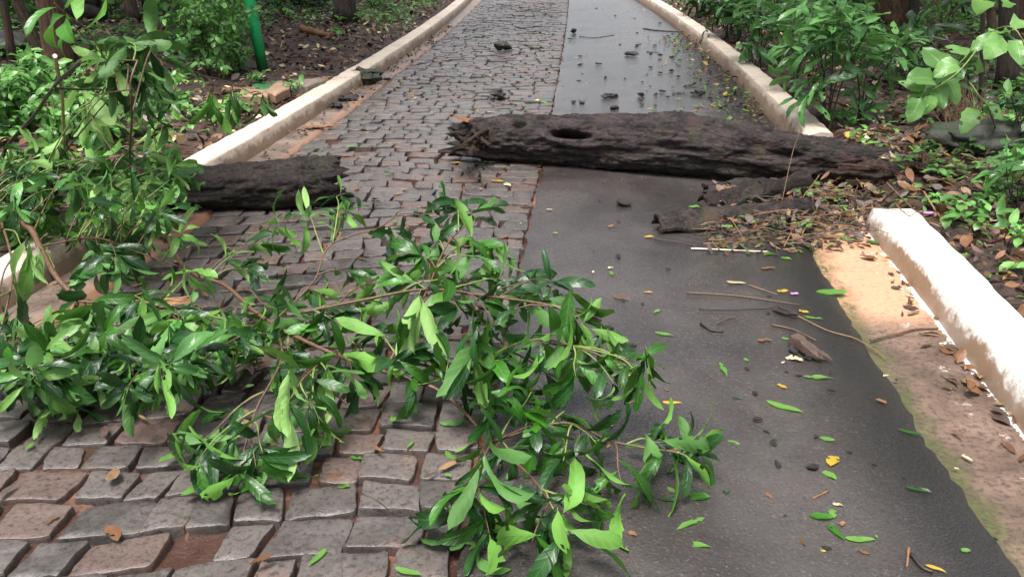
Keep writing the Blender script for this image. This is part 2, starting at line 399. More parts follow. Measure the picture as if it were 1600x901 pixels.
def strip(name, fl, fr, z, mat, ny, nx, y0, y1, label, zf=None):
    b = MB()
    for j in range(ny + 1):
        y = y0 + (y1 - y0) * (j / ny) ** 1.5
        for i in range(nx + 1):
            t = i / nx; x = fl(y) + (fr(y) - fl(y)) * t
            b.vert((x, y, z + (zf(x, y, t) if zf else 0)), (t, y))
    for j in range(ny):
        for i in range(nx):
            a = j * (nx + 1) + i; b.face((a, a + 1, a + nx + 2, a + nx + 1))
    return tag(b.build(name, mat), label, None, kind='structure')
YA = -1.0
def zas(x, y, t):
    e = .012 * mn.noise(Vector((x * .8, y * .5, 4))) + .004 * mn.noise(Vector((x * 5, y * 5, 2)))
    return e - .02 * max(0, (t - .965) / .035) - .012 * max(0, (.03 - t) / .03)
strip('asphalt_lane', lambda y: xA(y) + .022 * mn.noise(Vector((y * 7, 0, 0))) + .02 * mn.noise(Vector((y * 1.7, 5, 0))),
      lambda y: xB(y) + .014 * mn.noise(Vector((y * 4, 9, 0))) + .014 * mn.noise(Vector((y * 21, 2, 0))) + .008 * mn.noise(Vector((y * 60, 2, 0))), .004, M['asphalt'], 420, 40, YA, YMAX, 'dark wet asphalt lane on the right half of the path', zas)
strip('gutter_right', lambda y: xB(y) - .06, lambda y: xR(y) + .03, -.006, M['gutter'], 300, 12, YA, 7, 'stained brown concrete gutter with sand and moss beside the asphalt',
      lambda x, y, t: .012 * t + .004 * mn.noise(Vector((x * 7, y * 7, 5))))
strip('gutter_left', lambda y: xL(y) - .03, lambda y: xG(y) + .012 * mn.noise(Vector((y * 5, 3, 0))), .012, M['gutter_l'], 300, 10, YA, YMAX, 'worn concrete gutter strip along the left kerb',
      lambda x, y, t: .004 * mn.noise(Vector((x * 6, y * 6, 8))) - .05 * max(0, (t - .94) / .06))
strip('clay_bed', lambda y: xG(y) - .05, lambda y: xA(y) + .05, -.036, M['bed'], 700, 60, YA, YMAX, 'red clay showing between the cobblestones',
      lambda x, y, t: road_h(x, y) + .030 * max(0, mn.noise(Vector((x * 2.4, y * 2.4, 7))) + .05) + .008 * mn.noise(Vector((x * 14, y * 14, 1))))

# ---- cobbles
def warp(x, y):
    return y + .05 * math.sin(1.9 * x + .55 * y) + .10 * mn.noise(Vector((x * .8, y * .45, 21))) + .03 * mn.noise(Vector((x * 2.5, y * 2.0, 33)))
def add_stone(b, cs, top, tint, hi):
    """cs: four corners counter-clockwise (x,y)"""
    pts = []; seg = 5 if hi else 3
    cx = sum(c[0] for c in cs) / 4; cy = sum(c[1] for c in cs) / 4
    for i in range(4):
        p, q = Vector(cs[i]), Vector(cs[(i + 1) % 4]); L = (q - p).length; nrm = Vector((q.y - p.y, p.x - q.x)).normalized()
        bow = U(-.006, .007)
        for k in range(seg):
            t = k / seg if k else .055
            j = U(-.003, .003)
            pts.append(p + (q - p) * t + nrm * (bow * math.sin(math.pi * t) + j))
        pts.append(p + (q - p) * .955 + nrm * U(-.003, .003))
    n = len(pts); tx, ty = U(-.035, .035), U(-.035, .035); crown = U(.0, .003)
    sd_ = U(0, 99)
    def ztop(x, y): return top + (x - cx) * tx + (y - cy) * ty + .004 * mn.noise(Vector((x * 10, y * 10, sd_))) + .003 * mn.noise(Vector((x * 35, y * 35, sd_)))
    rings = []
    specs = [(1.03, 'b'), (1.0, -.008), (.982, -.0012), (.95, .0), (.72, crown * .6), (.42, crown)] if hi else [(1.02, 'b'), (1.0, -.007), (.97, .0), (.5, crown)]
    chip = [U(-.008, .0) if rnd.random() < .12 else 0 for _ in range(n)]
    for s_, dz in specs:
        r = []
        for k, p in enumerate(pts):
            x = cx + (p.x - cx) * s_; y = cy + (p.y - cy) * s_
            z = top - .085 if dz == 'b' else ztop(x, y) + dz + (chip[k] if 0.92 < s_ < 1.01 else 0)
            r.append(b.vert((x, y, z), (x, y), tint))
        rings.append(r)
    c = b.vert((cx, cy, ztop(cx, cy) + crown), (cx, cy), tint)
    for a in range(len(rings) - 1):
        for k in range(n):
            b.face((rings[a][k], rings[a][(k + 1) % n], rings[a + 1][(k + 1) % n], rings[a + 1][k]), 0, a >= 2)
    for k in range(n): b.face((rings[-1][k], rings[-1][(k + 1) % n], c), 0, True)
b = MB(); y = .7; row = 0
while y < 23:
    dep = U(.138, .168)
    xa, xb = xG(y) + .01, xA(y) - .004
    x = xa + U(-.02, .0); skew = U(-.03, .03)
    while x < xb - .05:
        wd = U(.135, .24) if rnd.random() < .8 else U(.10, .14)
        if xb - (x + wd) < .09: wd = xb - x
        k_ = 1 if y < 5 else .62; g = U(.004, .011) * k_; g2 = U(.004, .011) * k_; skew = skew * .6 + U(-.018, .018)
        cs = []
        for (fx, fy) in ((x + g, y + g2), (x + wd - g, y + g2), (x + wd - g + skew, y + dep - g2), (x + g + skew, y + dep - g2)):
            fx += U(-.012, .012); fy += U(-.010, .010)
            cs.append((min(fx, xb), warp(fx, fy)))
        mx = sum(c[0] for c in cs) / 4; my = sum(c[1] for c in cs) / 4
        if rnd.random() > .004:
            add_stone(b, cs, road_h(mx, my) + U(-.007, .005), rnd.random(), my < 6)
        x += wd
    y += dep; row += 1
tag(b.build('cobblestone_paving', M['stone']), 'wet grey basalt cobblestones on the left half of the path', kind='structure')

# ---- kerbs
def kerb(name, xf, side, y0, y1, mat, label, broken=False, hgt=.145, wid=.24):
    prof = [(0, -.08, 0), (0, .0, .02), (.006, .04, .14), (.015, .085, .26), (.026, hgt - .012, .36), (.028, hgt - .008, .38), (.034, hgt - .001, .41), (.040, hgt, .43), (.13, hgt + .002, .6), (wid - .03, hgt, .78), (wid - .022, hgt - .003, .80), (wid - .006, hgt - .02, .86), (wid, .03, .93), (wid, -.08, 1)]
    b = MB(); n = int((y1 - y0) / .045); rings = []
    for j in range(n + 1):
        y = y0 + (y1 - y0) * j / n; x = xf(y); d = (xf(y + .05) - xf(y - .05)) / .1
        nr = Vector((1, -d, 0)).normalized() * side
        r = []
        for (o, z, u) in prof:
            p = Vector((x, y, 0)) + nr * o + Vector((0, 0, z))
            q = .002 * fbm(p * 9, 3) + .006 * mn.noise(p * 2.2); chip = max(0, mn.noise(p * 5.5 + Vector((0, 0, 9))) - .22)
            if .3 < u < .46: q += .05 * chip; p.z -= .035 * chip
            if o > wid - .04: q += .02 * mn.noise(p * 6)
            p = p + nr * q * (1 if o < .05 else .6) + Vector((0, 0, .006 * mn.noise(p * 7 + Vector((5, 0, 0))) if z > .04 else 0))
            if broken and (j < 3 or j > n - 3): p.z -= U(0, .02) if z > .04 else 0
            r.append(b.vert(p, (u, y)))
        rings.append(r)
    for j in range(n):
        for k in range(len(prof) - 1):
            a = (rings[j][k], rings[j][k + 1], rings[j + 1][k + 1], rings[j + 1][k]); b.face(a if side < 0 else a[::-1])
    b.face(rings[0], 0, False); b.face(rings[-1][::-1], 0, False)
    return tag(b.build(name, mat), label, 'kerb', kind='structure')
kerb('kerb_left', xL, -1, -1, YMAX, M['kerb_far'], 'weathered whitewashed kerb along the left side of the path')
kerb('kerb_right', xR, 1, -1, P(1365, 355).y, M['kerb'], 'bright white painted kerb in the right foreground with a broken end', True, .130, .27)
kerb('kerb_right', xR, 1, P(1262, 235).y, YMAX, M['kerb_far'], 'cream painted kerb curving away on the right beyond the log', True)

# ------------------------------------------------------------------ leaves
SHAPES = {'oblong': (.85, .62, .148), 'oval': (.7, .7, .24), 'heart': (.38, .75, .36), 'narrow': (.8, .8, .12), 'long': (.9, .7, .15)}
def add_leaf(b, base, d, nrm, L, shape='oblong', droop=.5, fold=.35, tint=None, m=0, hi=True, zmin=.006, wscale=1., bite=.25, pet=.08, twist=0.):
    a_, b_, wr = SHAPES[shape]; W = L * wr * wscale
    pk = a_ / (a_ + b_); norm = (pk ** a_) * ((1 - pk) ** b_)
    d = d.normalized(); s = d.cross(nrm)
    if s.length < .05: s = d.orthogonal()
    s.normalize(); n = s.cross(d).normalized()
    N = 8 if hi else 4; C = 4 if hi else 2
    if tint is None: tint = rnd.random()
    p = Vector(base); wave = U(0, 6.3); wamp = U(.03, .12) * W * 2; rows = []
    step = L / N; cur = d.copy()
    if pet:
        i0 = b.vert(p - s * .0012, (0, -.02), tint); i1 = b.vert(p + s * .0012, (0, .02), tint); p = p + cur * (L * pet)
    axis = s
    for i in range(N + 1):
        t = i / N
        wdt = W * ((max(t, .004) ** a_) * (max(1 - t, 0) ** b_) / norm) if 0 < i < N else (.0016 if i == 0 else .0006)
        wl = wdt * (1 + (U(-.11, .11) if hi else 0)); wr_ = wdt * (1 + (U(-.11, .11) if hi else 0))
        row = []
        for k in range(C + 1):
            v = -1 + 2 * k / C; ww = wl if v < 0 else wr_
            f_ = fold * (1 - .3 * t)
            q = p + axis * (v * ww * math.cos(f_)) + n * (abs(v) * ww * math.sin(f_) + wamp * math.sin(wave + t * 9 + v * 2) * abs(v))
            if q.z < zmin: q.z = zmin + .25 * (q.z - zmin) * 0 + U(0, .004)
            row.append(b.vert(q, (t, v), tint))
        rows.append(row)
        rot = Matrix.Rotation(-droop / N * (1 + .6 * math.sin(t * 3)), 3, axis)
        cur = (rot @ cur).normalized(); n = (rot @ n).normalized()
        if twist:
            r2 = Matrix.Rotation(twist / N, 3, cur); axis = (r2 @ axis).normalized(); n = (r2 @ n).normalized()
        p = p + cur * step
    skip = set()
    if hi and rnd.random() < bite * 1.3:
        for _ in range(rnd.randint(1, 3)):
            i = rnd.randint(2, N - 1); skip.add((i, rnd.choice((0, C - 1))))
            if rnd.random() < .3: skip.add((i, 1))
    for i in range(N):
        for k in range(C):
            if (i, k) in skip: continue
            b.face((rows[i][k], rows[i][k + 1], rows[i + 1][k + 1], rows[i + 1][k]), m)
    if pet: b.face((i0, i1, rows[0][C // 2], rows[0][C // 2 - 1]), m)
def cluster(b, tip, axis, k, L, splay=60, droop=.6, shape='oblong', m=0, flip=.0, hi=True, zmin=.006, tint=None, grav=.25, m2=None):
    if m2 is None: m2 = m
    axis = axis.normalized(); s = axis.orthogonal().normalized(); q = axis.cross(s); a0 = U(0, 6.3)
    for i in range(k):
        az = a0 + 2.4 * i + U(-.25, .25); sp = R(splay + U(-22, 22))
        d = axis * math.cos(sp) + (s * math.cos(az) + q * math.sin(az)) * math.sin(sp)
        d = (d - UPV * grav).normalized()
        nr = axis - d * axis.dot(d)
        if rnd.random() < flip: nr = -nr
        nr = nr + rvec() * .5 + UPV * .25
        ba = tip - axis * (i * .015 * (L / .15)) if not isinstance(tip, tuple) else tip
        add_leaf(b, ba, d, nr, L * U(.66, 1.24), shape, droop * U(.2, 2.1), U(.12, .5), tint if tint is None else min(1, max(0, tint + U(-.25, .25))), (m if rnd.random() < .72 else m2), hi, zmin, U(.72, 1.12), .32, twist=U(-.8, .8))

def nearest(pts, p, bias=.35):
    """a point on the stem a bit before the closest one"""
    i = min(range(len(pts)), key=lambda k: (pts[k] - p).length); return max(0, i - int(bias * 6) - 2)
def twig_path(a, c, sag=.03, n=8):
    L = (c - a).length; m1 = a + (c - a) * .35 + UPV * (.10 * L) + rvec() * .06 * L; m2 = a + (c - a) * .7 + UPV * (.07 * L) + rvec() * .05 * L
    m1.z = max(m1.z, .015); m2.z = max(m2.z, .015)
    return smooth_path([a, m1, m2, c], 4)

# ------------------------------------------------------------------ fallen logs
def make_log(name, ends, rad, mat, label, NU=170, NV=56, hollow=None, amp=1., rag0=.05, rag1=.05, seed=0., zlift=0., flat=.9):
    """ends: list of ground points along the log; rad(u): radius"""
    pts = smooth_path(ends, 10); L = sum((pts[i + 1] - pts[i]).length for i in range(len(pts) - 1))
    def at(u):
        k = u * (len(pts) - 1); i = min(int(k), len(pts) - 2); return pts[i].lerp(pts[i + 1], k - i)
    root = thing(name, pts[len(pts) // 2], label, 'log'); off = root.location
    b = MB(); rings = []
    for j in range(NU + 1):
        u = j / NU; c = at(u); tg = (at(min(1, u + .02)) - at(max(0, u - .02))).normalized(); r0 = rad(u)
        c = c + UPV * (r0 * flat + zlift)
        sd = tg.cross(UPV).normalized(); up = sd.cross(tg)
        ring = []
        for k in range(NV):
            th = 2 * math.pi * k / NV; dr = sd * math.cos(th) + up * math.sin(th)
            q = Vector((u * L * 2.2 + seed, math.cos(th) * r0 * 7, math.sin(th) * r0 * 7))
            ridge = 1 - abs(mn.noise(q * 1.6)) * 2
            n = .026 * fbm(q * .5, 3) + .010 * ridge * mn.noise(q * .5 + Vector((4, 4, 4))) + 0.017 * fbm(Vector((q.x * 1.3, q.y * 3.2, q.z * 3.2)), 4) + .012 * fbm(Vector((q.x * 5, q.y * 9, q.z * 9)), 3)
            plate = .016 if mn.noise(Vector((u * L * 4.5 + seed, math.cos(th) * 2.2, math.sin(th) * 2.2))) > .12 else 0
            r = r0 + amp * (n + plate * .6)
            if hollow:
                for (hu, hth, wu, wt, dp) in hollow:
                    e = math.exp(-(((u - hu) / wu) ** 2 + (((th - hth + math.pi) % (2 * math.pi) - math.pi) / wt) ** 2) ** 1.6); r -= dp * e
            p = c + dr * max(r, .01)
            lag = rag0 * math.exp(-u * 22) * (mn.noise(Vector((th * 2.2, seed, 1))) * 1.6 + mn.noise(Vector((th * 6, seed, 2))))
            lag2 = rag1 * math.exp(-(1 - u) * 22) * (mn.noise(Vector((th * 2.2, seed, 5))) * 1.6 + mn.noise(Vector((th * 6, seed, 6))))
            p = p + tg * (lag + lag2)
            if p.z < -.012: p.z = -.012
            ring.append(b.vert(p, (u * L, th * r0 if k <= NV else 0), .5))
        rings.append(ring)
    for j in range(NU):
        for k in range(NV): b.face((rings[j][k], rings[j][(k + 1) % NV], rings[j + 1][(k + 1) % NV], rings[j + 1][k]))
    for ring, sg in ((rings[0], 1), (rings[-1], -1)):                     # broken ends, sunk a little into the wood
        c = Vector((0, 0, 0)); tg = (at(.05) - at(0)).normalized() if sg > 0 else (at(.95) - at(1)).normalized()
        for i in ring: c += Vector(b.v[i])
        c /= NV; prev = ring
        for s_, dp in ((.8, .02), (.5, .05), (.2, .07)):
            cur = []
            for i in ring:
                p = c.lerp(Vector(b.v[i]), s_ + .1 * rnd.random()) + tg * (dp + U(-.015, .015)); p.z = max(p.z, .004)
                cur.append(b.vert(p, (p.y * 2, p.z * 2), .5))
            for k in range(NV):
                f_ = (prev[k], cur[k], cur[(k + 1) % NV], prev[(k + 1) % NV]); b.face(f_ if sg > 0 else f_[::-1])
            prev = cur
        b.face(prev if sg < 0 else prev[::-1])
    b.build('bark', mat, root, off); root_rings = [[Vector(b.v[i]) for i in r] for r in rings]; return root, root_rings, off
def splinter(b, a, c, w, t, n=7):
    """a jagged tapering sliver of wood"""
    a, c = Vector(a), Vector(c); d = (c - a).normalized(); s = d.cross(UPV).normalized(); up = s.cross(d); rings = []
    for i in range(n + 1):
        u = i / n; k = (1 - u) ** .6 * U(.7, 1.15) + .03; p = a.lerp(c, u) + s * U(-.3, .3) * w + up * U(-.25, .25) * t
        rings.append([b.vert(p + s * (x * w * k) + up * (z * t * k), (u * (c - a).length, x * w * 3), rnd.random() * .4 + .3) for x, z in ((-1, -.6), (1, -.8), (.7, .8), (-.6, 1))])
    for i in range(n):
        for k in range(4): b.face((rings[i][k], rings[i][(k + 1) % 4], rings[i + 1][(k + 1) % 4], rings[i + 1][k]), 0, False)
    b.face(rings[0][::-1], 0, False); b.face(rings[-1], 0, False)

def big_rad(u): return (.142 + .064 * min(1, u / .42)) * (1 - .72 * max(0, (u - .50) / .50) ** 1.15) * (1 - .2 * max(0, .06 - u) / .06)
big, at_, boff = make_log('fallen_log', [P(714, 243), P(830, 250), P(960, 261), P(1100, 273), P(1250, 283), P(1380, 284), P(1470, 281)], big_rad, M['log'],
    'big wet rotten log with a hollow lying across the asphalt lane', 320, 110,
    hollow=[(.255, .50, .036, .15, .17), (.15, .85, .013, .12, .07), (.63, .35, .03, .2, .06), (.86, 6.05, .13, .5, .13), (.45, .2, .03, .2, .04), (.06, .2, .03, .5, .06)], rag0=.13, rag1=.16, seed=3.1, amp=1.15)
b = MB(); NU_, NV_ = len(at_) - 1, len(at_[0]); ids = {}               # peeled pale heartwood showing at the tip
def pv(j, k):
    k %= NV_
    if (j, k) not in ids:
        c = sum(at_[j], Vector()) / NV_; p = at_[j][k]; ids[(j, k)] = b.vert(p + (p - c).normalized() * .006, (j * .012, k * .012), .5)
    return ids[(j, k)]
for j in range(int(NU_ * .74), NU_):
    for k in range(NV_):
        th = 2 * math.pi * k / NV_; u = j / NU_; th = th - 2 * math.pi if th > 4 else th
        lo = .05 + .35 * mn.noise(Vector((u * 26, 1, 0))); hi_ = .95 + .4 * mn.noise(Vector((u * 20, 7, 0))) - 1.6 * max(0, .82 - u) * 6
        if lo < th < hi_: b.face((pv(j, k), pv(j, k + 1), pv(j + 1, k + 1), pv(j + 1, k)))
b.build('peeled_wood', M['bareheart'], big, boff)
def onp(px, py, z): q = P(px, py); return Vector((q.x, q.y, z))
core = smooth_path([onp(1225, 281, .14), onp(1310, 288, .10), onp(1400, 300, .11), onp(1480, 309, .14), onp(1570, 313, .16)], 26)
b = MB()
for i in range(130):
    t = rnd.random() ** .8; ci = int(t * .93 * (len(core) - 1)); a = core[ci] + Vector((U(-.12, .12), U(-.12, .03), U(-.06, .10) * (1 - .5 * t))); an = U(-.36, .02)
    L_ = U(.18, .6); c = a + Vector((math.cos(an) * L_, math.sin(an) * L_, U(-.12, .05) * L_)); c.z = max(.08, c.z)
    splinter(b, a, c, U(.006, .024), U(.005, .018), 6)
cr_ = []
for i, c in enumerate(core):
    tg = (core[min(i + 1, len(core) - 1)] - core[max(i - 1, 0)]).normalized(); sd = tg.cross(UPV).normalized(); up = sd.cross(tg); u = i / (len(core) - 1); r = []
    for k in range(44):
        th = 2 * math.pi * k / 44; q = Vector((u * 3.5, math.cos(th) * 2.6, math.sin(th) * 2.6))
        rr = (.12 - .085 * u) * min(1, .4 + u * 4) * (1 + .45 * mn.noise(q) + .32 * mn.noise(Vector((u * 7, math.cos(th) * 7, math.sin(th) * 7))) + .12 * mn.noise(Vector((u * 40, th * 5, 3))))
        p = c + (sd * math.cos(th) + up * math.sin(th)) * max(.01, rr); p.z = max(p.z, -.03); r.append(b.vert(p, (u * 1.4, th * .09), .5))
    cr_.append(r)
for i in range(len(cr_) - 1):
    for k in range(44): b.face((cr_[i][k], cr_[i][(k + 1) % 44], cr_[i + 1][(k + 1) % 44], cr_[i + 1][k]))
b.face(cr_[0][::-1]); b.face(cr_[-1])
b.build('splintered_end', M['splinter'], big, boff)
b = MB()
for i in range(16): splinter(b, P(742 + U(0, 25), 196 + 44 * rnd.random(), U(.12, .26)), P(704 + U(-8, 22), 186 + 50 * rnd.random(), U(.12, .27)), U(.008, .022), U(.006, .016), 5)
b.build('snapped_end', M['splinter'], big, boff)
b = MB()
for i in range(4): splinter(b, P(728 + U(0, 10), 184 + U(0, 6), U(.28, .30)), P(702 + U(-3, 10), 182 + U(-2, 6), U(.28, .30)), .016, .012, 5)
b.build('splinter_tip', M['splint'], big, boff)

small, at2, soff = make_log('fallen_log', [P(-60, 345), P(120, 330), P(300, 324), P(430, 318), P(532, 312)], lambda u: .152 - .010 * u + .01 * math.sin(u * 9), M['log2'],
    'shorter dark log lying over the left kerb onto the cobblestones', 240, 90, rag0=.04, rag1=.09, seed=9.7, amp=.9)

# ------------------------------------------------------------------ leafy fallen branches
def leafy_branch(name, label, cat, stem, r0, r1, clusters, stem_mat, extra_stems=(), group=None, default='leaf', base=None):
    spts = smooth_path([P(*q) for q in stem], 7)
    root = thing(name, base or Vector((spts[0].x, spts[0].y, 0)), label, cat, group); off = root.location
    b = MB(); n = len(spts); b.tube(spts, [r0 + (r1 - r0) * i / (n - 1) + .0012 * rnd.random() for i in range(n)], 9, .5, True, .25)
    b.build('stem', stem_mat, root, off)
    allp = list(spts)
    for ex, ra, rb in extra_stems:
        ep = smooth_path([P(*q) for q in ex], 6); b = MB(); b.tube(ep, [ra + (rb - ra) * i / (len(ep) - 1) for i in range(len(ep))], 7, .5, True, .2)
        b.build('side_branch', stem_mat, root, off); allp += ep
    for cl in clusters:
        px, py, h, k, L = cl[:5]; L *= 1.14; o = cl[5] if len(cl) > 5 else {}
        tip = P(px, py, h); i = min(range(len(allp)), key=lambda q: (allp[q] - tip).length + max(0, (allp[q] - tip).y) * -.15)
        st = allp[max(0, i - rnd.randint(1, 4))]
        if (st - tip).length > .75: st = tip + (st - tip).normalized() * U(.45, .75)
        pts = twig_path(st, tip); b = MB(); np_ = len(pts)
        b.tube(pts, [.0042 - .0027 * q / (np_ - 1) for q in range(np_)], 5, .4)
        tw = b.build('twig', M['twig_green'] if rnd.random() < .55 else stem_mat, root, off)
        ax = tip - pts[-4]
        if 'to' in o: ax = P(*o['to']) - tip
        if o.get('hang'): ax = Vector((U(-.15, .15), U(-.35, .0), -1))
        f = MB(); mats = [M[o.get('m', default)], M['leaf_dark'], M['leaf_pale']]
        cluster(f, tip, ax, k, L, o.get('sp', 24 if o.get('hang') else 58), o.get('dr', .35 if o.get('hang') else .6), o.get('s', 'oblong'), 0, flip=o.get('flip', .22), m2=1 if o.get('m') != 'leaf_pale' else 0, grav=.1 if o.get('hang') else o.get('g', .22), tint=o.get('tint'))
        for q in range(o.get('alt', 3)):                                  # leaves along the twig
            u = U(.45, .93); ii = int(u * (np_ - 1)); dd = (pts[min(ii + 1, np_ - 1)] - pts[ii]).normalized()
            side = (dd.cross(UPV) * (1 if q % 2 else -1) + dd * .6 + UPV * U(-.4, .4)).normalized()
            add_leaf(f, pts[ii], side, UPV + rvec() * .6, L * U(.6, .95), o.get('s', 'oblong'), U(.2, .9), U(.1, .5), None, 1 if rnd.random() < .45 else 0, True, .006, U(.8, 1.15), twist=U(-.6, .6))
        for q in range(len(f.m)): pass
        f.build('leaves', mats, tw, off)
    return root

A_stem = [(270, 338, .24), (263, 368, .21), (284, 412, .15), (312, 432, .12), (352, 446, .12), (400, 488, .14), (452, 520, .16), (520, 552, .16), (600, 580, .13), (690, 612, .09), (768, 690, .03)]
H = {'hang': True}
def T(x, y, h=.03, **k): return dict(to=(x, y, h), **k)
A_cl = [
 (742, 772, .16, 9, .185, T(726, 850, .03, sp=52, g=.3, alt=5)), (888, 836, .11, 6, .19, T(905, 880, .03, sp=72, alt=2)), (868, 800, .12, 5, .16, T(840, 850, .03)),
 (705, 815, .07, 5, .17, T(640, 850, .03, m='leaf_dark')), (765, 835, .07, 5, .17, T(770, 880, .02, m='leaf')), (830, 850, .08, 4, .17, T(800, 880, .02)),
 (1078, 716, .12, 10, .18, T(1125, 745, .05, sp=64, alt=3)), (1040, 690, .12, 5, .13, T(1050, 640, .25)), (1095, 705, .10, 5, .12, T(1120, 690, .14)), (975, 765, .08, 4, .15, T(930, 770, .04)), (930, 795, .06, 4, .16, T(905, 810, .04)),
 (1003, 592, .30, 8, .15, H), (990, 565, .30, 4, .11, T(1003, 545, .4)), (960, 600, .24, 5, .14), (920, 512, .34, 7, .15, T(960, 540, .25)), (895, 500, .36, 8, .15, H), (945, 530, .3, 5, .13, H),
 (862, 440, .36, 6, .14, T(856, 395, .55, sp=40, m='leaf_dark')), (835, 450, .34, 5, .13, T(830, 410, .45, m='leaf_dark')), (830, 475, .3, 6, .14, T(870, 490, .25)),
 (752, 380, .40, 7, .17, T(790, 395, .3)), (770, 395, .38, 6, .15, H), (742, 330, .42, 6, .16, T(745, 285, .65, sp=45, m='leaf_dark')), (690, 330, .40, 6, .15, T(640, 315, .45, m='leaf_dark')), (720, 320, .42, 4, .14, T(715, 285, .6, sp=35, m='leaf_dark')),
 (660, 400, .34, 6, .14), (640, 440, .30, 6, .15), (700, 432, .36, 7, .15), (572, 478, .22, 6, .14), (656, 490, .32, 5, .19, dict(hang=True, m='leaf_pale', sp=16)),
 (742, 560, .26, 8, .165, dict(hang=True, sp=34)), (792, 560, .26, 7, .15), (830, 612, .2, 7, .15), (846, 662, .15, 6, .14), (772, 642, .1, 6, .15), (802, 702, .1, 6, .14, dict(m='leaf_dark')), (882, 642, .15, 6, .14), (932, 692, .12, 6, .13), (880, 720, .08, 5, .13), (790, 560, .12, 6, .15, dict(m='leaf_dark')),
 (702, 562, .2, 6, .15), (622, 562, .2, 6, .14), (652, 602, .12, 5, .14), (540, 560, .2, 5, .14), (512, 585, .2, 4, .13, dict(hang=True, m='leaf_pale')), (470, 590, .18, 5, .14),
 (446, 648, .18, 9, .18, dict(hang=True, m='leaf_pale', sp=24, alt=2)), (484, 640, .15, 6, .14, H), (500, 665, .1, 4, .14), (370, 742, .05, 7, .165, T(330, 775, .02)), (400, 730, .06, 5, .14), (302, 702, .06, 5, .16, T(250, 745, .02, m='leaf_dark')), (342, 665, .08, 5, .15, dict(m='leaf_dark')), (300, 735, .05, 4, .17, T(250, 760, .02, m='leaf')), (410, 705, .09, 5, .14, dict(m='leaf_dark')), (350, 700, .06, 5, .15, dict(m='leaf_dark')),
 (482, 332, .34, 5, .15, T(495, 300, .45, m='leaf_pale')), (430, 352, .3, 4, .15, T(390, 365, .25)), (540, 302, .34, 4, .13, T(560, 298, .34)), (472, 500, .16, 6, .15), (500, 458, .16, 5, .14), (432, 482, .12, 6, .14), (520, 500, .2, 6, .15, dict(m='leaf_dark')), (590, 520, .2, 6, .15), (560, 600, .1, 5, .13, dict(m='leaf_dark')), (470, 545, .1, 6, .15, dict(m='leaf_dark')), (600, 440, .26, 5, .13), (410, 375, .22, 5, .14), (540, 330, .28, 5, .14), (400, 420, .16, 5, .14, dict(m='leaf_dark')), (560, 430, .2, 5, .14, dict(m='leaf_dark')), (402, 540, .1, 6, .14), (452, 562, .1, 6, .14), (360, 400, .2, 4, .12, dict(m='leaf_pale')), (290, 430, .2, 4, .17, dict(hang=True, m='leaf_pale')),
 (722, 490, .3, 6, .15, dict(m='leaf_dark')), (772, 502, .3, 7, .15), (682, 382, .32, 6, .14, dict(m='leaf_dark')), (622, 370, .34, 5, .14, dict(m='leaf_dark')), (802, 440, .3, 6, .14, dict(m='leaf_dark')), (662, 530, .22, 6, .15, dict(m='leaf_dark')), (730, 440, .3, 6, .14, dict(m='leaf_dark')), (850, 540, .28, 6, .15), (810, 600, .1, 6, .15, dict(m='leaf_dark')), (740, 630, .06, 5, .14, dict(m='leaf_dark')), (860, 590, .1, 5, .14, dict(m='leaf_dark')), (900, 590, .24, 6, .14)]
A_ex = [([(470, 488, .22), (560, 470, .27), (662, 452, .33), (760, 462, .36), (880, 480, .38), (940, 500, .33)], .0075, .003),
        ([(600, 580, .13), (660, 470, .28), (700, 380, .38), (745, 340, .42)], .006, .003), ([(690, 612, .09), (760, 560, .24), (850, 530, .3), (990, 575, .3)], .006, .003),
        ([(768, 690, .05), (880, 660, .13), (960, 690, .13), (1070, 708, .13)], .0055, .003), ([(768, 690, .04), (830, 745, .1), (870, 800, .12), (888, 836, .11)], .005, .0028),
        ([(768, 690, .04), (750, 730, .13), (742, 772, .16)], .0045, .0028), ([(430, 505, .15), (440, 560, .2), (400, 640, .14), (372, 740, .06)], .005, .0025), ([(520, 552, .17), (475, 590, .22), (446, 640, .2)], .0045, .0025),
        ([(430, 500, .16), (490, 440, .22), (520, 380, .3), (620, 350, .36)], .005, .003)]
leafy_branch('fallen_branch', 'large leafy branch with glossy green leaves sprawled over cobblestones and asphalt before both logs', 'branch', A_stem, .0105, .005, A_cl, M['twig'], A_ex)

# heap of leafy branches at the left
B_stem = [(-30, 325, .35), (40, 352, .33), (62, 385, .3), (85, 428, .26), (118, 470, .2), (115, 500, .12), (150, 560, .05)]
B_cl = [(46, 398, .36, 5, .17, dict(hang=True, m='leaf_pale', sp=24, alt=0)), (62, 400, .33, 3, .15, dict(hang=True, m='leaf_pale', alt=0))]
poly = [(-40, 270), (60, 300), (215, 330), (235, 385), (215, 440), (280, 470), (420, 520), (400, 590), (250, 600), (190, 625), (60, 625), (-40, 600)]
cnt = 0
while cnt < 88:
    x, y = U(-40, 420), U(270, 625)
    if not inpoly(x, y, poly) or (x < 110 and 365 < y < 505): continue
    B_cl.append((x, y, U(.04, .28), rnd.randint(4, 6), U(.10, .155), dict(m=rnd.choice(('leaf', 'leaf', 'leaf_dark', 'leaf_dark', 'leaf_under', 'leaf_pale')), alt=5, hang=rnd.random() < .3))); cnt += 1
cnt = 0
while cnt < 42:
    x, y = U(-30, 285), U(238, 420)
    if x > 60 and y > 345 + (x - 60) * .12: continue
    if x < 105 and y > 372: continue
    B_cl.append((x, y, U(.30, .52) if y < 330 else U(.12, .35), rnd.randint(5, 7), U(.11, .16), dict(m=rnd.choice(('leaf', 'leaf_dark', 'leaf_dark', 'leaf_under', 'leaf_pale')), alt=4, hang=rnd.random() < .35))); cnt += 1
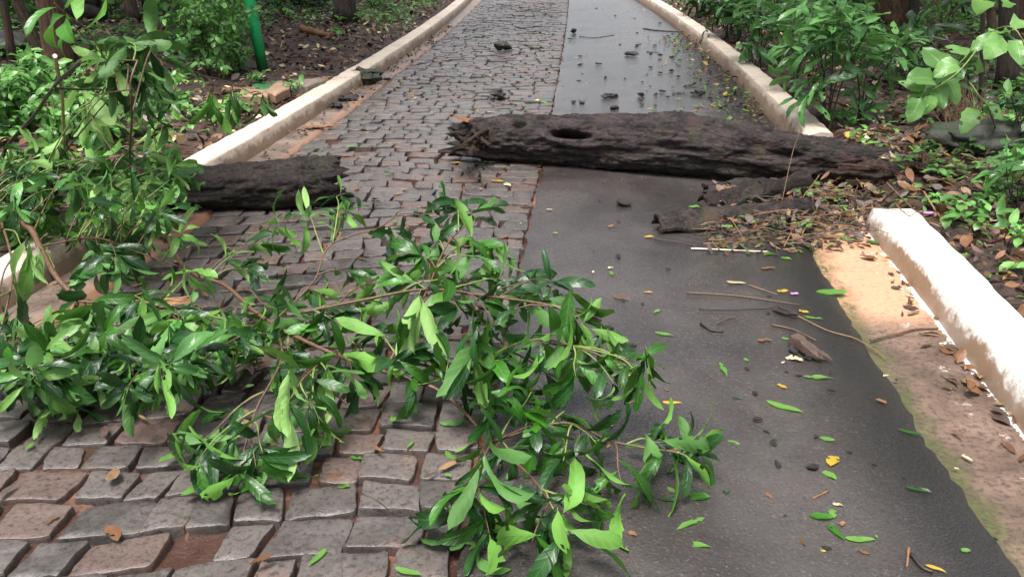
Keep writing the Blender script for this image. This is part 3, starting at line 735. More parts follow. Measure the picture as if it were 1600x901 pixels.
B_cl += [(66, 598, .1, 6, .14, T(60, 640, .02)), (118, 642, .06, 3, .15, T(105, 655, .02, m='leaf_pale')), (218, 590, .1, 5, .13), (180, 600, .08, 5, .12), (150, 478, .24, 6, .17), (160, 530, .15, 6, .15)]
B_ex = [([(62, 385, .3), (150, 372, .28), (210, 392, .22), (290, 420, .12)], .005, .003), ([(150, 560, .06), (240, 590, .06), (330, 590, .05)], .005, .003), ([(118, 470, .2), (230, 480, .16), (330, 500, .14)], .005, .003), ([(118, 470, .2), (90, 540, .12), (66, 598, .1)], .005, .003), ([(0, 340, .33), (20, 420, .3), (0, 520, .15)], .006, .003)]
leafy_branch('fallen_branch', 'tangled heap of leafy broken branches over the left kerb before the shorter log', 'branch', B_stem, .014, .007, B_cl, M['twig'], B_ex)

# drooping broken crown over the shorter log
C_stem = [(205, 300, .15), (203, 240, .5), (206, 180, .85), (204, 130, 1.0), (215, 95, 1.08)]
C_cl = [(138, 172, .66, 8, .21, dict(hang=True, m='leaf_pale', sp=22, alt=0)), (150, 180, .6, 6, .19, dict(hang=True, m='leaf_pale', sp=28, alt=0)), (252, 208, .42, 6, .19, dict(hang=True, m='leaf_pale', sp=30, alt=0)), (265, 152, .66, 5, .17, H), (330, 166, .5, 7, .165, H), (365, 160, .48, 7, .165, H), (412, 158, .46, 5, .16, dict(hang=True, m='leaf_dark')),
        (150, 82, .98, 6, .17, dict(hang=True, sp=40)), (190, 92, 1.0, 7, .17, dict(hang=True, m='leaf_dark', sp=45)), (222, 108, .95, 7, .17, dict(hang=True, m='leaf_dark', sp=45)), (250, 96, .95, 6, .17, dict(m='leaf_dark')), (172, 132, .85, 6, .16, dict(hang=True, m='leaf_dark', sp=40)), (222, 150, .75, 6, .17, dict(m='leaf_dark')), (205, 70, 1.1, 5, .15, dict(m='leaf_dark')), (240, 130, .8, 6, .16, dict(m='leaf_dark')), (180, 108, .95, 6, .16, dict(m='leaf_dark')), (165, 95, 1.0, 6, .19, dict(m='leaf_pale')), (210, 125, .9, 7, .16, dict(hang=True, m='leaf_dark', sp=40)), (195, 150, .7, 5, .15, dict(m='leaf_dark')), (232, 75, 1.05, 5, .16, dict(m='leaf_dark')), (85, 5, 1.28, 8, .2, dict(m='leaf', tint=.95, sp=65, alt=0)),
        (195, 290, .34, 5, .15, dict(hang=True, m='leaf_under')), (230, 285, .35, 6, .17, dict(m='leaf_under')), (150, 270, .4, 6, .16), (110, 280, .4, 6, .16, dict(m='leaf_dark')), (60, 270, .4, 6, .16), (20, 290, .4, 6, .16, dict(m='leaf_dark')), (130, 300, .35, 5, .15), (40, 320, .35, 6, .16, dict(m='leaf_dark')), (240, 330, .22, 5, .16), (190, 255, .45, 5, .14), (165, 310, .3, 5, .15, dict(m='leaf_dark')), (90, 240, .45, 5, .15)]
C_ex = [([(206, 180, .85), (235, 80, 1.05), (260, 90, .98), (312, 116, .82), (362, 130, .68), (415, 158, .5)], .0042, .0022), ([(312, 116, .82), (333, 130, .66), (330, 160, .52)], .003, .002), ([(362, 130, .68), (367, 158, .5)], .003, .002), ([(215, 95, 1.08), (160, 85, 1.05), (85, 5, 1.3)], .0032, .002), ([(204, 140, .98), (150, 150, .8), (138, 170, .68)], .0032, .002), ([(203, 240, .5), (120, 260, .45), (20, 280, .42)], .0032, .002), ([(250, 100, .97), (268, 130, .75), (265, 152, .66)], .0032, .002)]
leafy_branch('hanging_branch', 'upright broken branch with drooping pale leaves hanging over the shorter log', 'branch', C_stem, .005, .0035, C_cl, M['twig'], C_ex)

def stick(name, label, cat, pts, r0, r1, mat, group=None, cut=None, n=8, sm=6, rough=.3):
    pts = smooth_path(pts, sm); root = Vector((pts[0].x, pts[0].y, min(p.z for p in pts)))
    b = MB(); k = len(pts); b.tube(pts, [r0 + (r1 - r0) * i / (k - 1) for i in range(k)], n, .5, True, rough)
    o = tag(b.build(name, mat, None, root), label, cat, group)
    if cut:
        d = (pts[-1] - pts[-2]).normalized(); c = MB(); c.tube([pts[-1] - d * .004, pts[-1] + d * .006], [r1 * 1.02, r1 * .98], 12, .5)
        c.build('cut_end', cut, o, root)
    return o
cb = stick('bare_branch', 'dark bare branch curving up from the left edge over the leaf heap', 'branch', [P(-12, 300, .22), P(3, 248, .4), P(14, 224, .5), P(52, 182, .74), P(86, 134, .98), P(126, 97, 1.15)], .012, .007, M['twig_dark'])
b = MB(); tp = smooth_path([P(84, 138, .97), P(125, 140, .9), P(165, 142, .82), P(218, 168, .68)], 5); b.tube(tp, [.006 - .003 * i / (len(tp) - 1) for i in range(len(tp))], 7); b.build('side_twig', M['twig_dark'], cb, cb.location)
stick('broken_stick', 'thin upright pale stick with a fresh white broken tip', 'stick', [P(104, 285, .2), P(100, 215, .55), P(97, 150, .88), P(86, 88, 1.16)], .0085, .0075, M['twig_pale'], cut=M['cutwood'])
stick('leaning_stick', 'thin dark stick leaning across the leaf heap under the curved branch', 'stick', [P(70, 310, .2), P(90, 255, .4), P(140, 190, .62), P(175, 150, .75)], .006, .003, M['twig_dark'])
stick('leaning_stick', 'reddish brown twig leaning on the leaf heap at the left edge', 'stick', [P(52, 362, .3), P(72, 320, .38), P(95, 275, .5)], .005, .003, M['twig'])

# ------------------------------------------------------------------ trees
def crown_leaves(b, c, rx, rz, n, L):
    cl = [c + Vector((U(-1, 1) * rx, U(-1, 1) * rx, U(-1, 1) * rz)) for _ in range(max(6, n // 26))]
    for i in range(n):
        q = rnd.choice(cl) + rvec() * U(0, .75); d = rvec(); d.z -= .3
        add_leaf(b, q, d, rvec() + UPV, L * U(.7, 1.3), 'oval', U(.1, .5), .2, None, 0, False, .02, 1.2, pet=0)
def tree(px, py, r, top, label, mat, h=7.5, cr=2.2, n=700, lean2=(0, 0), group=None, bend=.25, cy=0):
    base = P(px, py); base.z = ground_z(base.x, base.y) - .03
    tp = PY(top[0], top[1], base.y + cy)
    d = (tp - base) / max(.25, tp.z - base.z)
    d.x = max(-.35, min(.35, d.x)); d.z = 1
    root = thing('tree', base, label, 'tree', group); off = root.location
    b = MB(); pts = []; z = 0
    for i in range(15):
        z = h * (i / 14) ** 1.3; dd = d * min(z, 3) + Vector((d.x * .25, d.y * .25, 1)) * max(0, z - 3)
        pts.append(base + dd + Vector((bend * .25 * mn.noise(Vector((px, z * .5, 1))), bend * .25 * mn.noise(Vector((px, z * .5, 9))), 0)) * min(1, z))
    rr = [r * (1 + .45 * math.exp(-i * 1.1)) * (1 - .05 * i) for i in range(15)]
    b.tube(pts, rr, 16, .5, True, .22); b.build('trunk', mat, root, off)
    top_ = pts[-1]; lb = MB()
    for k in range(5):
        s = pts[rnd.randint(9, 13)]; e = top_ + Vector((U(-1, 1) * cr * .8, U(-1, 1) * cr * .8, U(-.6, 1.2)))
        lp = smooth_path([s, s.lerp(e, .5) + rvec() * .25, e], 5); lb.tube(lp, [r * .35 * (1 - .8 * i / (len(lp) - 1)) + .006 for i in range(len(lp))], 7)
    lb.build('limbs', mat, root, off)
    f = MB(); crown_leaves(f, top_ + UPV * .2, cr, 1.4, n, .30); f.build('crown', M['leaf_canopy'], root, off)
    return root
TR = [
 (75, 128, .062, (28, 0, 1.35), 'thin grey brown tree leaning left near the left edge', 'trunk'),
 (103, 150, .12, (80, 20, 1.25), 'thick reddish brown tree trunk behind the pale broken stick', 'trunk_red'),
 (124, 146, .055, (92, 20, 1.25), 'slim dark trunk pressed against the right of the thick reddish trunk', 'trunk_dark'),
 (30, 140, .038, (12, 40, .9), 'thin crooked sapling by the left edge beside the leaning grey tree', 'trunk'),
 (214, 62, .085, (202, 0, .9), 'pale straight trunk behind the drooping branch', 'trunk'),
 (240, 52, .07, (228, 0, .8), 'dark slim trunk, the left one of a close pair beyond the drooping branch', 'trunk_dark'),
 (266, 52, .11, (252, 0, .8), 'dark trunk, the thicker one of a close pair beyond the drooping branch', 'trunk_dark'),
 (158, 40, .06, (152, 0, .6), 'slim trunk far behind between the thick reddish trunk and the pale straight trunk', 'trunk'),
 (132, 75, .03, (118, 0, 1.0), 'very thin purple brown sapling right of the thick reddish trunk', 'trunk'),
 (540, 52, .16, (540, 0, .6), 'dark tree trunk at the top beyond the bare soil left of the far kerb', 'trunk_dark'),
 (470, 30, .06, (462, 0, .4), 'thin dark trunk beyond the green pole', 'trunk_dark'),
 (1392, 66, .26, (1392, 0, .8), 'wide reddish dark trunk on the right behind the shrubs', 'trunk_red'),
 (1424, 72, .07, (1428, 0, .8), 'slim trunk just right of the wide reddish trunk', 'trunk_dark'),
 (1566, 172, .085, (1582, 0, 1.45), 'dark straight trunk near the right edge behind the heart shaped leaves', 'trunk_dark'),
 (1528, 222, .018, (1535, 0, 1.45), 'thin dark sapling stem rising beside the mossy rock', 'trunk_dark'),
 (1546, 105, .05, (1548, 0, 1.0), 'slim trunk between the thin sapling and the dark straight trunk', 'trunk'),
 (1506, 60, .05, (1480, 0, .8), 'slanting thin dark trunk leaning left at the upper right', 'trunk_dark'),
 (1592, 90, .08, (1598, 0, 1.0), 'brown trunk cut by the right edge at the top', 'trunk_red'),
 (1330, 10, .13, (1330, -40, 1.0), 'trunk hidden in shade behind the top of the right hand shrubs', 'trunk_dark')]
for (px, py, r, top, lab, mk) in TR: tree(px, py, r, top, lab, M[mk], h=U(5.5, 8), cr=U(1.9, 2.6), n=950)

# ------------------------------------------------------------------ shrubs
def shrub(name, label, px, py, h, spread, nst, nleaf, L, mat, shape='oblong', k=6, group=None, stem='twig_dark', hi=True, lean=(0, 0), droop=.5, tint=None, cat='shrub', zb=None, low=.35):
    base = P(px, py, .1); base.z = ground_z(base.x, base.y) - .02
    root = thing(name, base, label, cat, group); off = root.location
    s = MB(); f = MB(); ncl = max(3, nleaf // k); tips = []
    for i in range(nst):
        a = 2 * math.pi * i / nst + U(-.4, .4); e = base + Vector((math.cos(a) * spread * U(.3, .9) + lean[0] * h, math.sin(a) * spread * U(.3, .9) + lean[1] * h, h * U(.7, 1.05)))
        pts = smooth_path([base + Vector((U(-.05, .05), U(-.05, .05), 0)), base.lerp(e, .4) + UPV * .12 * h + rvec() * .04, e], 6); n = len(pts)
        s.tube(pts, [max(.003, .0075 * h) * (1 - .7 * q / (n - 1)) + .001 for q in range(n)], 6, .5); tips.append(pts)
    for i in range(ncl):
        pts = tips[i % nst]; st = pts[int(U(low, .98) * (len(pts) - 1))]
        e = st + Vector((U(-1, 1) * spread * .55, U(-1, 1) * spread * .55, U(-.06, .3) * h)) if i >= nst else pts[-1]
        if i >= nst:
            tp = smooth_path([st, st.lerp(e, .5) + UPV * .03, e], 3); s.tube(tp, [.003 * max(.7, h) * (1 - .5 * q / (len(tp) - 1)) for q in range(len(tp))], 4, .5, False)
        ax = (e - st).normalized() + UPV * .5 if i >= nst else UPV
        cluster(f, e, ax, k + rnd.randint(-1, 1), L, 72, droop, shape, 0, flip=.06, hi=hi, zmin=.03, tint=tint, grav=.18)
    s.build('stems', M[stem], root, off); f.build('foliage', M[mat], root, off); return root
SR = [
 (1288, 200, .95, .42, 6, 120, .165, 'leaf_under', 'glossy shrub with whorled leaves leaning over the cream kerb behind the big log'),
 (1340, 192, .78, .34, 5, 80, .15, 'leaf_under', 'shrub with drooping glossy leaves right of the kerb leaning shrub'),
 (1236, 150, .75, .34, 5, 80, .15, 'leaf_under', 'glossy shrub standing along the cream kerb behind the kerb leaning shrub'),
 (1185, 105, .8, .42, 5, 110, .17, 'leaf_under', 'dark green shrub beside the cream kerb half way up the path'),
 (1135, 62, .8, .5, 5, 120, .18, 'leaf_dark', 'dark shrub overhanging the far bend of the cream kerb'),
 (1090, 30, .8, .55, 5, 130, .18, 'leaf_dark', 'farthest dark shrub where the cream kerb leaves the top of the picture'),
 (1265, 95, .9, .5, 6, 120, .18, 'leaf_under', 'broad bright shrub in the second row behind the kerb leaning shrub'),
 (1215, 55, .95, .55, 6, 120, .2, 'leaf_under', 'tall shrub in the second row above the half way shrub'),
 (1310, 62, .9, .5, 5, 100, .19, 'leaf_under', 'shrub with pale leaf tips in front of the wide reddish trunk'),
 (1160, 18, .9, .6, 5, 120, .2, 'leaf_dark', 'dark shrub at the top between the far bend and the tall second row shrub'),
 (1270, 22, .9, .6, 5, 110, .2, 'leaf_dark', 'dark shrub at the top left of the wide reddish trunk'),
 (1405, 150, .6, .3, 4, 44, .19, 'leaf_dark', 'small dark shrub with long leaves between the whorled shrub and the heart leaved plant'),
 (1470, 66, .6, .4, 4, 70, .15, 'leaf_small', 'low pale shrub beneath the slanting thin trunk'),
 (1560, 40, .7, .5, 4, 90, .16, 'leaf_under', 'leafy shrub at the top right corner'),
 (1390, 20, .6, .5, 4, 80, .16, 'leaf_small', 'low shrub in front of the foot of the slim trunk at the top right')]
SR += [(1585, 345, .42, .24, 5, 44, .13, 'leaf_under', 'low leafy shrub at the right edge behind the white near kerb'), (1470, 195, .5, .3, 5, 60, .14, 'leaf_dark', 'dark shrub just behind the dry stalk bundle'), (1590, 255, .5, .3, 5, 60, .13, 'leaf_dark', 'dark shrub at the right edge beside the mossy rock')]
for (px, py, h, sp, ns, nl, L, mk, lab) in SR: shrub('understory_shrub', lab, px, py, h, sp, ns, int(nl * 1.15), L * 1.45, mk, group='shrubs right of the path', low=.25, droop=.35)
SL = [
 (330, 132, .85, .5, 7, 420, .075, 'leaf_small', 'dense small leaved shrub left of the green pole'),
 (372, 118, .6, .38, 6, 260, .07, 'leaf_small', 'small leaved shrub touching the green pole'),
 (300, 80, .9, .55, 6, 380, .08, 'leaf_small', 'small leaved shrub behind the dense shrub left of the green pole'),
 (355, 62, .9, .6, 6, 380, .085, 'leaf_small', 'pale small leaved shrub straight behind the green pole'),
 (270, 40, .9, .6, 6, 340, .09, 'leaf_small', 'small leaved shrub around the close pair of dark trunks'),
 (330, 22, .9, .7, 6, 340, .10, 'leaf_small', 'sunlit small leaved shrub at the top left of the green pole'),
 (440, 28, .9, .6, 6, 220, .11, 'leaf_dark', 'dark shrub at the top right of the green pole'),
 (500, 28, .9, .6, 6, 220, .11, 'leaf_dark', 'dark shrub between the green pole and the dark trunk at the top'),
 (585, 22, .8, .6, 6, 220, .10, 'leaf_small', 'shrub at the top beside the far kerb on the left'),
 (640, 6, .8, .5, 5, 160, .10, 'leaf_small', 'farthest shrub against the top end of the left kerb'),
 (180, 45, .8, .6, 6, 260, .09, 'leaf_small', 'shrub between the thick reddish trunk and the pale straight trunk'),
 (50, 60, .8, .6, 6, 240, .09, 'leaf_small', 'shrub behind the leaning grey tree at the upper left'),
 (10, 60, .8, .5, 6, 200, .09, 'leaf_small', 'shrub at the upper left corner'),
 (55, 215, .55, .35, 6, 190, .085, 'leaf_small', 'bright low shrub under the curved dark branch'),
 (10, 225, .5, .32, 6, 150, .09, 'leaf_small', 'low shrub at the left edge under the curved dark branch'),
 (110, 235, .45, .35, 6, 150, .08, 'leaf_small', 'low leafy shrub around the foot of the pale broken stick'),
 (180, 225, .4, .3, 6, 120, .08, 'leaf_small', 'low shrub below the drooping branch behind the shorter log'),
 (260, 175, .35, .28, 5, 90, .075, 'leaf_small', 'low shrub in the leaf litter behind the hanging leaves')]
for (px, py, h, sp, ns, nl, L, mk, lab) in SL: shrub('forest_shrub', lab, px, py, h, sp, ns, int(nl * 2.0), L * 1.15, mk, 'oval', 7, group='small leaved shrubs left of the path', hi=False, low=.15)
for px, py, h, lab in ((400, 140, .16, 'tiny seedling at the foot of the green pole'), (462, 148, .16, 'tiny bright seedling beside the left kerb near the green pole'), (528, 70, .2, 'small seedling on the bare soil behind the left kerb'), (1578, 290, .22, 'small blue green seedling at the right edge beside the rotten log end'), (1545, 330, .16, 'small pale seedling in the leaf litter right of the white kerb'), (1500, 345, .14, 'tiny seedling in the leaf litter behind the end of the white kerb'), (1585, 400, .2, 'broad leaved seedling at the right edge behind the white kerb')):
    shrub('seedling', lab, px, py, h, .09, 3, 18, .085, 'leaf_small', 'oval', 5, group='forest seedlings', hi=True, cat='seedling')

# heart leaved plant at the right
hp = P(1560, 235, .1); hp.z = ground_z(hp.x, hp.y)
root = thing('heart_leaved_plant', hp, 'plant with large pale heart shaped leaves arching in from the right edge', 'plant'); off = root.location
s = MB(); f = MB()
top = [hp, P(1590, 120, .75), P(1600, 40, 1.1), P(1570, 32, 1.12)]
stA = smooth_path([hp, P(1610, 140, .7), P(1590, 50, 1.05), P(1545, 52, 1.0), P(1500, 98, .85), P(1470, 120, .78)], 6)
stB = smooth_path([hp, P(1545, 170, .55), P(1530, 150, .6), P(1515, 130, .66), P(1522, 158, .55), P(1520, 172, .5)], 6)
stC = smooth_path([P(1545, 52, 1.0), P(1500, 110, .82), P(1455, 142, .70)], 6)
for st in (stA, stB, stC): s.tube(st, [.006 - .004 * i / (len(st) - 1) for i in range(len(st))], 6)
HL = [((1452, 142, .70), (1408, 160, .60), .19, .9), ((1455, 145, .69), (1450, 170, .6), .12, .9), ((1452, 144, .68), (1402, 185, .56), .18, .2), ((1528, 168, .52), (1504, 204, .40), .19, .95), ((1532, 162, .54), (1562, 176, .5), .16, .35),
      ((1568, 56, 1.0), (1536, 98, .88), .20, .8), ((1572, 55, 1.0), (1610, 62, .95), .20, .2), ((1568, 50, 1.02), (1530, 42, 1.0), .17, .75), ((1560, 60, .98), (1525, 70, .95), .17, .3), ((1500, 98, .85), (1460, 110, .82), .17, .6), ((1490, 110, .8), (1512, 118, .75), .15, .3), ((1530, 90, .85), (1535, 112, .75), .14, .2), ((1480, 112, .8), (1455, 80, .9), .22, .1), ((1465, 125, .75), (1420, 115, .8), .2, .15), ((1600, 32, 1.08), (1580, 40, 1.08), .16, .6), ((1500, 100, .8), (1480, 130, .7), .18, .1), ((1540, 0, 1.25), (1530, 12, 1.2), .15, .8), ((1590, 220, .42), (1590, 250, .3), .18, .3), ((1575, 0, 1.25), (1572, 8, 1.2), .12, .6), ((1485, 120, .76), (1440, 130, .7), .19, .5), ((1460, 128, .73), (1480, 165, .62), .17, .15), ((1510, 90, .86), (1480, 60, .95), .18, .5), ((1475, 122, .75), (1500, 150, .66), .17, .25), ((1450, 140, .7), (1425, 130, .73), .16, .4), ((1440, 150, .68), (1415, 205, .5), .16, .2), ((1585, 60, 1.0), (1600, 95, .9), .18, .5), ((1545, 165, .56), (1560, 140, .6), .14, .4)]
for (a, c, L, t) in HL:
    a, c = P(*a), P(*c); add_leaf(f, a, c - a, UPV * .9 + Vector((U(-.2, .2), -.75, 0)), L, 'heart', U(.2, .6), U(.08, .25), t, 0, True, .05, U(.85, 1.05), bite=.1, pet=.1)
s.build('stems', M['twig_green'], root, off); f.build('leaves', M['leaf_heart'], root, off)

# ------------------------------------------------------------------ green pole, flagstones, rock, brush
pb = P(414, 132); pb.z = ground_z(pb.x, pb.y)
root = thing('green_pole', pb, 'green painted metal pole standing on a base plate among the shrubs', 'pole')
b = MB(); tp_ = PY(390, 0, pb.y); dv = (tp_ - pb) / (tp_.z - pb.z); b.tube([pb + dv * z for z in (0, .5, 1.2, 2.4)], .058, 24, .5)
b.build('post', M['pole'], root, pb)
def poly_slab(name, label, pix, z0, th, mat, cat='stone', jit=.006, parent=None, off=None):
    pts = [P(px, py, z0) for px, py in pix]; c = sum(pts, Vector()) / len(pts); o = MB(); sub = []
    for i in range(len(pts)):
        for k in range(3): q = pts[i].lerp(pts[(i + 1) % len(pts)], k / 3); sub.append(q + Vector((U(-jit, jit), U(-jit, jit), 0)))
    rings = []
    for s_, dz in ((1.0, -th), (1.0, -.01), (.96, 0), (.5, .004)):
        rings.append([o.vert(Vector((c.x + (q.x - c.x) * s_, c.y + (q.y - c.y) * s_, z0 + dz + U(-.003, .003)))) for q in sub])
    n = len(sub)
    for a in range(3):
        for k in range(n): o.face((rings[a][k], rings[a][(k + 1) % n], rings[a + 1][(k + 1) % n], rings[a + 1][k]), 0, a > 0)
    o.face(rings[3])
    if parent is not None: return o.build(name, mat, parent, off)
    return tag(o.build(name, mat, None, (c.x, c.y, z0 - th)), label, cat)
gz = pb.z
poly_slab('base_plate', None, [(392, 137), (396, 128), (430, 126), (436, 133), (424, 139)], gz + .03, .05, M['pole'], parent=root, off=pb)
poly_slab('flagstone', 'tan flagstone lying at the foot of the green pole', [(415, 143), (432, 126), (455, 128), (452, 138), (430, 148)], gz + .05, .08, M['slab'])
poly_slab('flagstone', 'grey brown flagstone lying between the pole and the left kerb', [(455, 136), (460, 126), (500, 121), (508, 125), (480, 134)], gz + .05, .08, plain('grey_flagstone', (.17, .135, .11), .6, .3, 14, .5))
poly_slab('flagstone', 'half buried reddish flagstone in front of the green pole', [(370, 150), (380, 138), (420, 140), (418, 150)], gz + .04, .08, M['slab'])
def lump(name, label, c, r, mat, cat, seed=0., group=None, rough=.25, n1=18, n2=12, cut=1.2, kind=None):
    o = MB(); rings = []
    rx, ry, rz = r
    for j in range(n2 + 1):
        ph = math.pi * j / n2; row = []
        for k in range(n1):
            th = 2 * math.pi * k / n1; d = Vector((math.sin(ph) * math.cos(th), math.sin(ph) * math.sin(th), math.cos(ph)))
            q = 1 + rough * fbm(d * cut + Vector((seed, seed * .7, 0)), 3) + rough * .4 * mn.noise(d * 3.7 + Vector((seed, 0, 3)))
            p = c + Vector((d.x * rx * q, d.y * ry * q, rz + d.z * rz * q)); p.z = max(p.z, c.z)
            row.append(o.vert(p, (d.x, d.z), .5))
        rings.append(row)
    for j in range(n2):
        for k in range(n1): o.face((rings[j][k], rings[j + 1][k], rings[j + 1][(k + 1) % n1], rings[j][(k + 1) % n1]), 0, rough < .5)
    return tag(o.build(name, mat, None, c), label, cat, group, kind)
def G(px, py, dz=0): p = P(px, py, .04); p.z = ground_z(p.x, p.y) + dz; return p
lump('mossy_rock', 'dark mossy rock behind the splintered end of the big log', G(1535, 262, -.05), (.38, .22, .13), M['rock'], 'rock', 3.3, None, .35, 40, 24)
lump('dark_rock', 'dark angular rock sitting against the left kerb on the gutter', P(574, 132, .0), (.15, .11, .085), M['rock'], 'rock', 8.1, None, .55, 26, 16)
lump('grey_boulder', 'grey rounded boulder half hidden at the left edge behind the sapling', G(8, 118, -.05), (.35, .3, .16), plain('grey_boulder_stone', (.06, .055, .055), .6, .4, 9, .8, bd=.02), 'rock', 5.1, None, .3, 30, 18)
root = thing('brush_bundle', G(1490, 240), 'bundle of thin dry reddish stalks standing behind the mossy rock', 'brush')
b = MB()
for i in range(90):
    a = G(1495 + U(-22, 26), 236 + U(-10, 8)); e = a + Vector((U(-.28, .10), U(-.1, .1), U(.22, .42)))
    b.tube(smooth_path([a, a.lerp(e, .5) + Vector((.03, 0, .02)), e], 3), [.003, .0028, .0026, .0024, .002, .0018, .0012], 4, .5, False)
b.build('stalks', plain('dry_stalk', (.17, .09, .065), .6, .4, 50, .2), root, root.location)
def blog(label, pts, r0, r1, mat, seed): 
    ps = smooth_path(pts, 6); root = ps[len(ps) // 2]; o = MB(); n = len(ps); o.tube(ps, [r0 + (r1 - r0) * i / (n - 1) for i in range(n)], 16, .5, True, .5)
    return tag(o.build('old_log', mat, None, root), label, 'log')
blog('long dark fallen log lying across the forest behind the thick reddish trunk', [G(-30, 52, .16), G(60, 55, .16), G(140, 62, .13), G(170, 64, .1)], .14, .09, M['log2'], 1)
blog('dark curved log propped up behind the pale straight trunk', [G(148, 58, .15), G(165, 42, .3), G(185, 30, .35), G(215, 22, .3)], .13, .05, M['log2'], 2)
blog('thin dark log lying low in the shade beneath the long dark log', [G(-20, 85, .08), G(80, 80, .08), G(150, 78, .07)], .07, .05, M['log2'], 4)
blog('orange brown broken log piece on the litter left of the far kerb', [G(474, 66, .05), G(495, 71, .05), G(520, 76, .04)], .05, .03, M['splint'], 5)
for px, py, a, L, lab, mk in ((380, 160, 20, .35, 'orange bark slab on the litter behind the hanging leaves', 'splint'), (500, 198, 5, .26, 'orange splinter of bark lying in the left gutter', 'splint'), (6, 195, 30, .0, '', ''), (256, 505, 15, .26, 'torn red brown piece of bark in the leaf heap', 'splint')):
    if not lab: continue
    p = P(px, py, .03); p.z = max(.02, ground_z(p.x, p.y) + .03) if px == 380 else (.12 if px == 256 else .03); d = Vector((math.cos(R(a)), math.sin(R(a)), 0)) * L / 2
    o = MB()
    for i in range(5): splinter(o, p - d + Vector((0, U(-.03, .03), U(-.01, .02))), p + d + Vector((0, U(-.03, .03), U(-.01, .02))), U(.02, .04), U(.008, .016), 6)
    tag(o.build('bark_piece', M[mk], None, p), lab, 'bark')

# ------------------------------------------------------------------ bark slabs and sticks beside the big log
def bark_slab(name, label, a, c, wd, curl, seed, mat, z=.02, th=.016, lift=.0):
    a, c = Vector(a), Vector(c); d = (c - a).normalized(); s = Vector((-d.y, d.x, 0)).normalized(); n, m = 44, 18; o = MB(); L = (c - a).length; lay = []
    for off_ in (0, -th):
        rows = []
        for j in range(n + 1):
            u = j / n; ww = wd * (.55 + .45 * math.sin(math.pi * min(1, u * 1.15 + .12)) ** .7) * (1 + .25 * mn.noise(Vector((u * 6, seed, 0)))); row = []
            for k in range(m + 1):
                v = -1 + 2 * k / m; p = a + (c - a) * u + s * (v * ww * (1 + .12 * mn.noise(Vector((u * 11, v, seed))))) + d * .06 * mn.noise(Vector((v * 2, seed, u > .5)))
                zz = z + lift * u + curl * (1 - v * v) + .02 * fbm(Vector((u * L * 6, v * 1.5, seed)), 4) + .014 * mn.noise(Vector((u * L * 14, v * 4, seed))) + off_
                p.z = max(.006 + (th + off_) * .4, zz); row.append(o.vert(p, (u * L, v * wd), .5))
            rows.append(row)
        lay.append(rows)
    A_, B_ = lay
    for j in range(n):
        for k in range(m):
            o.face((A_[j][k], A_[j + 1][k], A_[j + 1][k + 1], A_[j][k + 1])); o.face((B_[j][k], B_[j][k + 1], B_[j + 1][k + 1], B_[j + 1][k]))
        o.face((A_[j][0], B_[j][0], B_[j + 1][0], A_[j + 1][0]), 0, False); o.face((A_[j][m], A_[j + 1][m], B_[j + 1][m], B_[j][m]), 0, False)
    for k in range(m):
        o.face((A_[0][k], A_[0][k + 1], B_[0][k + 1], B_[0][k]), 0, False); o.face((A_[n][k], B_[n][k], B_[n][k + 1], A_[n][k + 1]), 0, False)
    return tag(o.build(name, mat, None, a), label, 'bark')
bark_slab('bark_slab', 'long curved slab of dark bark lying on the asphalt in front of the big log', P(1022, 362), P(1262, 336), .085, .07, 2.2, M['log'], .03)
bark_slab('bark_slab', 'narrower bark slab lying between the long slab and the big log', P(1095, 330), P(1262, 306), .07, .06, 5.7, M['log2'], .05, .016, .05)
bark_slab('bark_slab', 'short bark flake tucked under the front of the big log', P(1100, 304), P(1190, 296), .055, .05, 8.7, M['log'], .02)
i = 0
wh = ('across the near edge of the long bark slab', 'over the bark slabs', 'leaning on the big log', 'poking toward the white kerb', 'on the asphalt below the bark slabs')
def dstick(pts, r, mk, label, group=None): return stick('debris_stick', label, 'stick', [P(*q) if len(q) == 3 else P(*q, .012) for q in pts], r * .75, r * .5, M[mk], group, n=6, sm=4)
dstick([(1215, 345, .03), (1225, 300, .2), (1238, 240, .36), (1250, 205, .48)], .0045, 'twig', 'long thin twig standing up against the big log')
dstick([(1252, 312, .05), (1265, 295, .12), (1280, 274, .2)], .006, 'straw', 'yellow stalk poking up in front of the big log')
dstick([(1225, 385), (1245, 352, .05), (1275, 338, .08), (1330, 330, .06), (1364, 316, .1)], .005, 'straw', 'yellow curved stalk reaching from the debris to the broken kerb end')
dstick([(1080, 388), (1130, 390), (1200, 393)], .0055, 'cutwood', 'thin white peeled stick lying straight on the asphalt below the long bark slab')
dstick([(1022, 373), (1060, 378), (1090, 384)], .005, 'twig_dark', 'thin dark twig at the left tip of the long bark slab')
dstick([(1072, 457), (1150, 462), (1250, 476)], .006, 'twig', 'straight brown twig on the asphalt below the bark slabs')
dstick([(1092, 482), (1150, 483), (1220, 480)], .005, 'twig_dark', 'dark twig lying parallel under the straight brown twig')
dstick([(1205, 507), (1240, 515), (1275, 532)], .006, 'twig', 'short brown twig above the dark bark chunk')
dstick([(1235, 487), (1290, 515), (1340, 530), (1385, 560)], .0045, 'straw', 'long straw coloured twig running toward the mossy edge of the asphalt')
dstick([(1360, 531), (1400, 522), (1430, 514), (1466, 513)], .007, 'twig', 'reddish brown twig lying across the concrete gutter to the white kerb')
dstick([(1120, 505), (1145, 495), (1152, 500)], .004, 'twig', 'tiny bent twig left of the dark clod')
dstick([(1170, 445), (1200, 455), (1215, 460)], .004, 'straw', 'short pale twig beside the whitish leaf')
dstick([(1095, 505, .01), (1110, 515, .012), (1130, 518, .01)], .009, 'crumb', 'short black twig on the asphalt left of the bent twig')
dstick([(1235, 520), (1240, 540)], .004, 'twig_dark', 'tiny dark twig touching the dark bark chunk')
